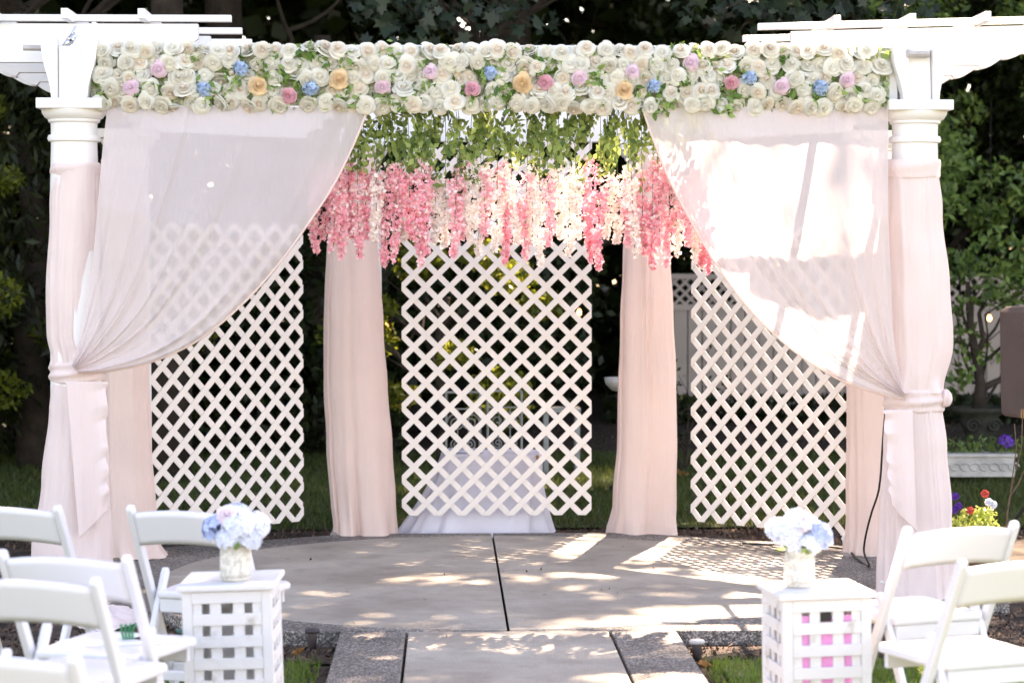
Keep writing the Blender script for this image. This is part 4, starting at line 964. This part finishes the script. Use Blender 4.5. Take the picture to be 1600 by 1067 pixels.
# ================================================================ TREES
def limb(mb, a, d, ln, r, rn, depth, ends):
    pts = [a]; p = a.copy(); d = d.normalized(); n_ = 6
    for k in range(n_):
        d = (d + Vector((rn.uniform(-.22, .22), rn.uniform(-.22, .22), rn.uniform(-.05, .16)))).normalized(); p = p + d*ln/n_; pts.append(p.copy())
    mb.tube(pts, [r*(1-.55*k/n_) for k in range(n_+1)], 7 if depth > 1 else 5)
    if depth > 0:
        for k in range(3):
            q = pts[rn.randint(2, n_)]; a2 = rn.uniform(0, 2*PI); limb(mb, q, d*.5 + Vector((math.cos(a2), math.sin(a2), rn.uniform(.0, .6)))*.9, ln*.62, r*.45, rn, depth-1, ends)
    ends.append(pts[-1]); ends.append(pts[n_//2])
def tree(name, label, x, y, H, r, crown, mleaf, size, count, seed, flat=.8, clump=(.35, .8), aspect=.5, droop=.2, tilt=None, group=None, cat='tree', trunk_h=None, maple=False):
    """crown = (cx offset, cy offset, z0, z1, rx, ry)"""
    rn = random.Random(seed); t = thing(name, label, cat, (x, y, GZ), group=group); mb = MB(); ends = []
    th = trunk_h or H*.5; pts = [Vector((0, 0, -.05))]; lean = Vector((rn.uniform(-.08, .08), rn.uniform(-.05, .05), 1))
    for k in range(1, 8): pts.append(Vector((lean.x*th*k/7+.06*rn.uniform(-1, 1), lean.y*th*k/7+.06*rn.uniform(-1, 1), th*k/7)))
    mb.tube(pts, [r*(1.25 if k == 0 else 1-.5*k/7) for k in range(8)], 12); mb.build('trunk', M['bark'], t, smooth=True)
    ml = MB()
    for k in range(6):
        a = rn.uniform(0, 2*PI); limb(ml, pts[rn.randint(3, 7)], Vector((math.cos(a), math.sin(a), .6)), max(crown[4], .5)*.9, r*.35, rn, 1, ends)
    ml.build('limbs', M['bark'], t)
    cx_, cy_, z0, z1, rx, ry = crown; C_ = []; Rr = []; nclump = max(12, count//260)
    for k in range(nclump):
        th_ = rn.uniform(0, 2*PI); q = rn.uniform(.15, 1)**.5; zz = rn.uniform(z0, z1); fz = (zz-z0)/(z1-z0); taper = math.sqrt(max(.05, 1-(2*fz-.8)**2*.62)) if flat else 1
        C_.append((cx_+math.cos(th_)*rx*q*taper, cy_+math.sin(th_)*ry*q*taper, zz)); Rr.append(rn.uniform(*clump))
    per = [max(8, int(count/nclump*rn.uniform(.6, 1.4))) for _ in C_]
    P_ = clumps(C_, Rr, per, .65)
    V = maple_leaves(P_, size) if maple else leaves(P_, size, aspect=aspect, droop=droop, tilt=tilt)
    o = link('crown', quads_mesh('crown', V, M[mleaf]), t); o['kind'] = 'stuff'
    return t
G1 = 'dark evergreens behind the arbour'
hz = [(-5.6, 20.5, 'conifer', 'tall dark conifer at the far left photo edge behind the column'), (-3.6, 19.8, 'conifer', 'dark drooping conifer seen left of the left lattice panel'),
      (-1.5, 22.0, 'dleaf', 'dark broadleaf tree behind the left lattice panel'), (.2, 22.8, 'dleaf', 'dark broadleaf tree behind the right peach drape'),
      (3.9, 28.5, 'dleaf', 'dark tree rising over the fence right of centre'), (6.5, 29, 'dleaf', 'dark tree rising over the fence at the right'), (-7.8, 22, 'conifer', 'dark conifer beyond the left photo edge')]
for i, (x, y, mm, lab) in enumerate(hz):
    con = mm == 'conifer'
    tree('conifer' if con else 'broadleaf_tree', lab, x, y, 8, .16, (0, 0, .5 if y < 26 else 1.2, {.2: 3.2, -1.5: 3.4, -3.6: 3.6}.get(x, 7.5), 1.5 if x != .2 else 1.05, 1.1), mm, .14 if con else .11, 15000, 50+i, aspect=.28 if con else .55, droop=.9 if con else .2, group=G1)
tree('laurel_bush', 'yellow green laurel bush glowing behind the centre lattice', .0, 19.6, 3, .06, (0, 0, .35, 2.1, 1.0, .6), 'yleaf', .085, 4200, 71, clump=(.15, .35), cat='bush')
tree('laurel_bush', 'yellow green bush beside the trunk behind the left lattice', -2.7, 19.2, 3, .06, (0, 0, .5, 2.4, .7, .5), 'yleaf', .08, 2600, 72, clump=(.15, .3), cat='bush')
tree('laurel_bush', 'mottled yellow green bush at the far left beyond the column', -4.0, 18.4, 3, .06, (0, 0, .4, 3.4, .55, .5), 'yleaf', .075, 2600, 73, clump=(.12, .3), cat='bush')
# right: leafy shrub tree over bent trunks
tree('leafy_shrub', 'dense leafy green shrub tree right of the right column', 5.0, 20.8, 4.5, .05, (0, 0, 1.4, 5.2, 1.35, .8), 'sleaf', .088, 12000, 81, clump=(.2, .45), tilt=(0, -1, .7), aspect=.45, cat='shrub', trunk_h=1.0)
t = thing('bent_tree', 'small twisted dark tree with forked bent trunks growing over the stone urn', 'tree', (at(1530, 690, 20.3).x, 20.3, GZ))
T = t.location
def rel(u, v, Y=20.3): return at(u, v, Y)-T
MB().tube([rel(1528, 640), rel(1532, 600), rel(1526, 560), rel(1518, 520), rel(1514, 480), rel(1512, 440)], [.06, .05, .045, .035, .03, .02], 10).build('trunk', M['bark'], t, smooth=True)
mb = MB(); mb.tube([rel(1530, 612), rel(1548, 600), rel(1570, 590), rel(1585, 560), rel(1590, 500)], [.035, .032, .03, .025, .015], 8)
mb.tube([rel(1526, 560), rel(1536, 530), rel(1530, 490), rel(1545, 450)], [.03, .025, .02, .012], 8); mb.tube([rel(1522, 600), rel(1505, 560), rel(1500, 520), rel(1490, 470)], [.012, .01, .008, .006], 6); mb.tube([rel(1560, 560), rel(1575, 530), rel(1570, 470)], [.01, .008, .005], 6)
mb.build('branch', M['bark'], t, smooth=True)
P_ = clumps([tuple(rel(u, v)) for u, v in ((1500, 550), (1508, 585), (1495, 600), (1540, 555), (1512, 520), (1550, 470), (1495, 480), (1530, 460), (1575, 455))], [.13]*9, [26]*9)
o = link('leaves', quads_mesh('leaves', leaves(P_, .09, aspect=.6), M['sleaf']), t); o['kind'] = 'stuff'
# low shrub by the fence right of the drape
t = thing('bare_shrub', 'thin sparse shrub against the fence right of the peach drape', 'shrub', (at(1068, 650, 19).x, 19, GZ)); mb = MB(); rn = random.Random(3); ends = []
for k in range(7): limb(mb, Vector((0, 0, 0)), Vector((rn.uniform(-.5, .5), rn.uniform(-.2, .2), 1)), rn.uniform(.5, .85), .010, rn, 1, ends)
mb.build('branch', M['bark'], t); P_ = clumps([tuple(e) for e in ends], [.07]*len(ends), [5]*len(ends)); o = link('leaves', quads_mesh('leaves', leaves(P_, .05), M['dleaf']), t); o['kind'] = 'stuff'
# low dark hedge along the foot of the fence and the wood's edge
def mass(name, label, boxes, n, size, mm, **k):
    P_ = []
    for (x0, x1, y0, y1, z0, z1), c in zip(boxes, n): P_.append(np.stack([rng.uniform(x0, x1, c), rng.uniform(y0, y1, c), rng.uniform(z0, z1, c)], 1))
    o = link(name, quads_mesh(name, leaves(np.concatenate(P_), size, **k), M[mm])); return tag(o, label, 'wood' if 'wood' in name else 'ground cover', kind='stuff')
mass('ground_cover', 'low dark ground cover at the foot of the fence', [(1.8, 8, 25.2, 26.2, GZ, .22), (-9, -.4, 20.6, 21.6, GZ, .5)], [5000, 5000], .09, 'dleaf')
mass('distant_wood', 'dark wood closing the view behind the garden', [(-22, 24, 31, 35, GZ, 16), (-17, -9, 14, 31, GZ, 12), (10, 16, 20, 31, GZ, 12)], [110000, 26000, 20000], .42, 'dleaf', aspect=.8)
# maple boughs hanging into the top of the view
def maple(label, x, y, spots, seed, n, size):
    rn = random.Random(seed); t = thing('maple_tree', label, 'tree', (x, y, GZ)); T = t.location
    MB().tube([(0, 0, -.05), (.05, 0, 2), (.0, .1, 4), (.1, 0, 6.5)], [.2, .16, .13, .08], 12).build('trunk', M['bark'], t, smooth=True)
    mb = MB(); C_ = []
    for (u, v, Y) in spots:
        e = at(u, v, Y)-T; a = Vector((0, 0, 4.6+rn.uniform(-.3, .8))); m_ = (a+e)/2+Vector((0, 0, .4)); pts = resample([a, m_, e], 10); mb.tube(pts, [.03*(1-k/12) for k in range(11)], 6)
        for k in range(6, 11): C_.append(tuple(pts[k]+Vector((rn.uniform(-.1, .1),)*3)))
    mb.build('branch', M['bark'], t); P_ = clumps(C_, [.26]*len(C_), [n]*len(C_), .7)
    o = link('crown', quads_mesh('crown', maple_leaves(P_, size), M['mleaf']), t); o['kind'] = 'stuff'
maple('maple with dark bluish leaves hanging into view above the garland centre', -2.3, 18.4, [(560, 10, 17.2), (610, 22, 17), (660, 30, 17), (700, 12, 17.1), (740, 28, 17), (790, 15, 17.1), (640, 0, 17), (760, 0, 17), (830, 40, 17.2)], 5, 16, .115)
maple('maple with dark leaves hanging behind the right overhead rafters', 7.2, 20.5, [(1120, 20, 17.3), (1160, 40, 17.4), (1080, 10, 17.5), (1220, 10, 17.3), (1290, 12, 17.4), (1370, 12, 17.3), (1430, 5, 17.4), (1320, 0, 17.5)], 6, 16, .115)
# tall trees whose crowns close overhead and keep the left side in shade
G2 = 'tall shade trees whose crowns stand above the view'
def cover(X, Y):
    """how thick the leaf roof is along the sun's direction above the ground point X, Y"""
    if 17.3 < Y < 20.5 and (-1.2 < X < 1.6 or -5 < X < -2.2): return .10
    if 21.5 < Y < 24 and .9 < X < 2.6: return .0
    if Y > 20 and X > 1.4: return .45
    if Y < 9.2: return .5 if X < .2 else .09
    if X < -.1: return 1.
    if Y < 10.75: return 1. if X < .2 else (.02 if X < 3.2 else .3)
    if Y < 12.3: return 1. if X < .9 else (.7 if X < 1.9 else .2)
    if Y < 14.2: return .9 if X < .5 else .05
    if Y < 16: return 1. if X < 1.5 else .6
    return 1.
rn = random.Random(12); spots_ = []
for _ in range(5000):
    X, Y = rn.uniform(-9, 9), rn.uniform(3.5, 33)
    if rn.random() > cover(X, Y): continue
    z = rn.uniform(8.2, 14.5) if Y < 24 else rn.uniform(7.5, 12.5); k = z/S.z; spots_.append((X+S.x*k, Y+S.y*k, z))
TR = [(-8.5, 25, 'tall tree with its trunk among the conifers at the far left'), (-2.5, 24.5, 'tall tree with its trunk behind the left lattice panel'), (.75, 27.5, 'tall tree with its trunk behind the centre lattice'), (8.8, 29.5, 'tall tree with its trunk beyond the fence on the right')]
for i, (x, y, label) in enumerate(TR):
    mine = [c for c in spots_ if min(range(4), key=lambda j: math.hypot(c[0]-TR[j][0], c[1]-TR[j][1])) == i]
    t = thing('shade_tree', label, 'tree', (x, y, GZ), group=G2)
    MB().tube([(0, 0, -.1), (.1, 0, 3), (0, .1, 7), (.1, 0, 12)], [.26, .22, .18, .1], 14).build('trunk', M['bark'], t, smooth=True)
    C_ = [(a-x, b-y, c) for a, b, c in mine]; mb = MB()
    for c in C_[::9]: mb.tube(resample([Vector((0, 0, rn.uniform(6.5, 10))), Vector(c)*.5+Vector((0, 0, 4.8)), Vector(c)], 8), [.06*(1-k/10) for k in range(9)], 5)
    mb.build('limbs', M['bark'], t)
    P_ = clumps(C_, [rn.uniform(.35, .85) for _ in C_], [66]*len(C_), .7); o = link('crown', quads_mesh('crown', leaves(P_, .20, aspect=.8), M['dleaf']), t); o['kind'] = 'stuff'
    print('shade clumps', len(C_))
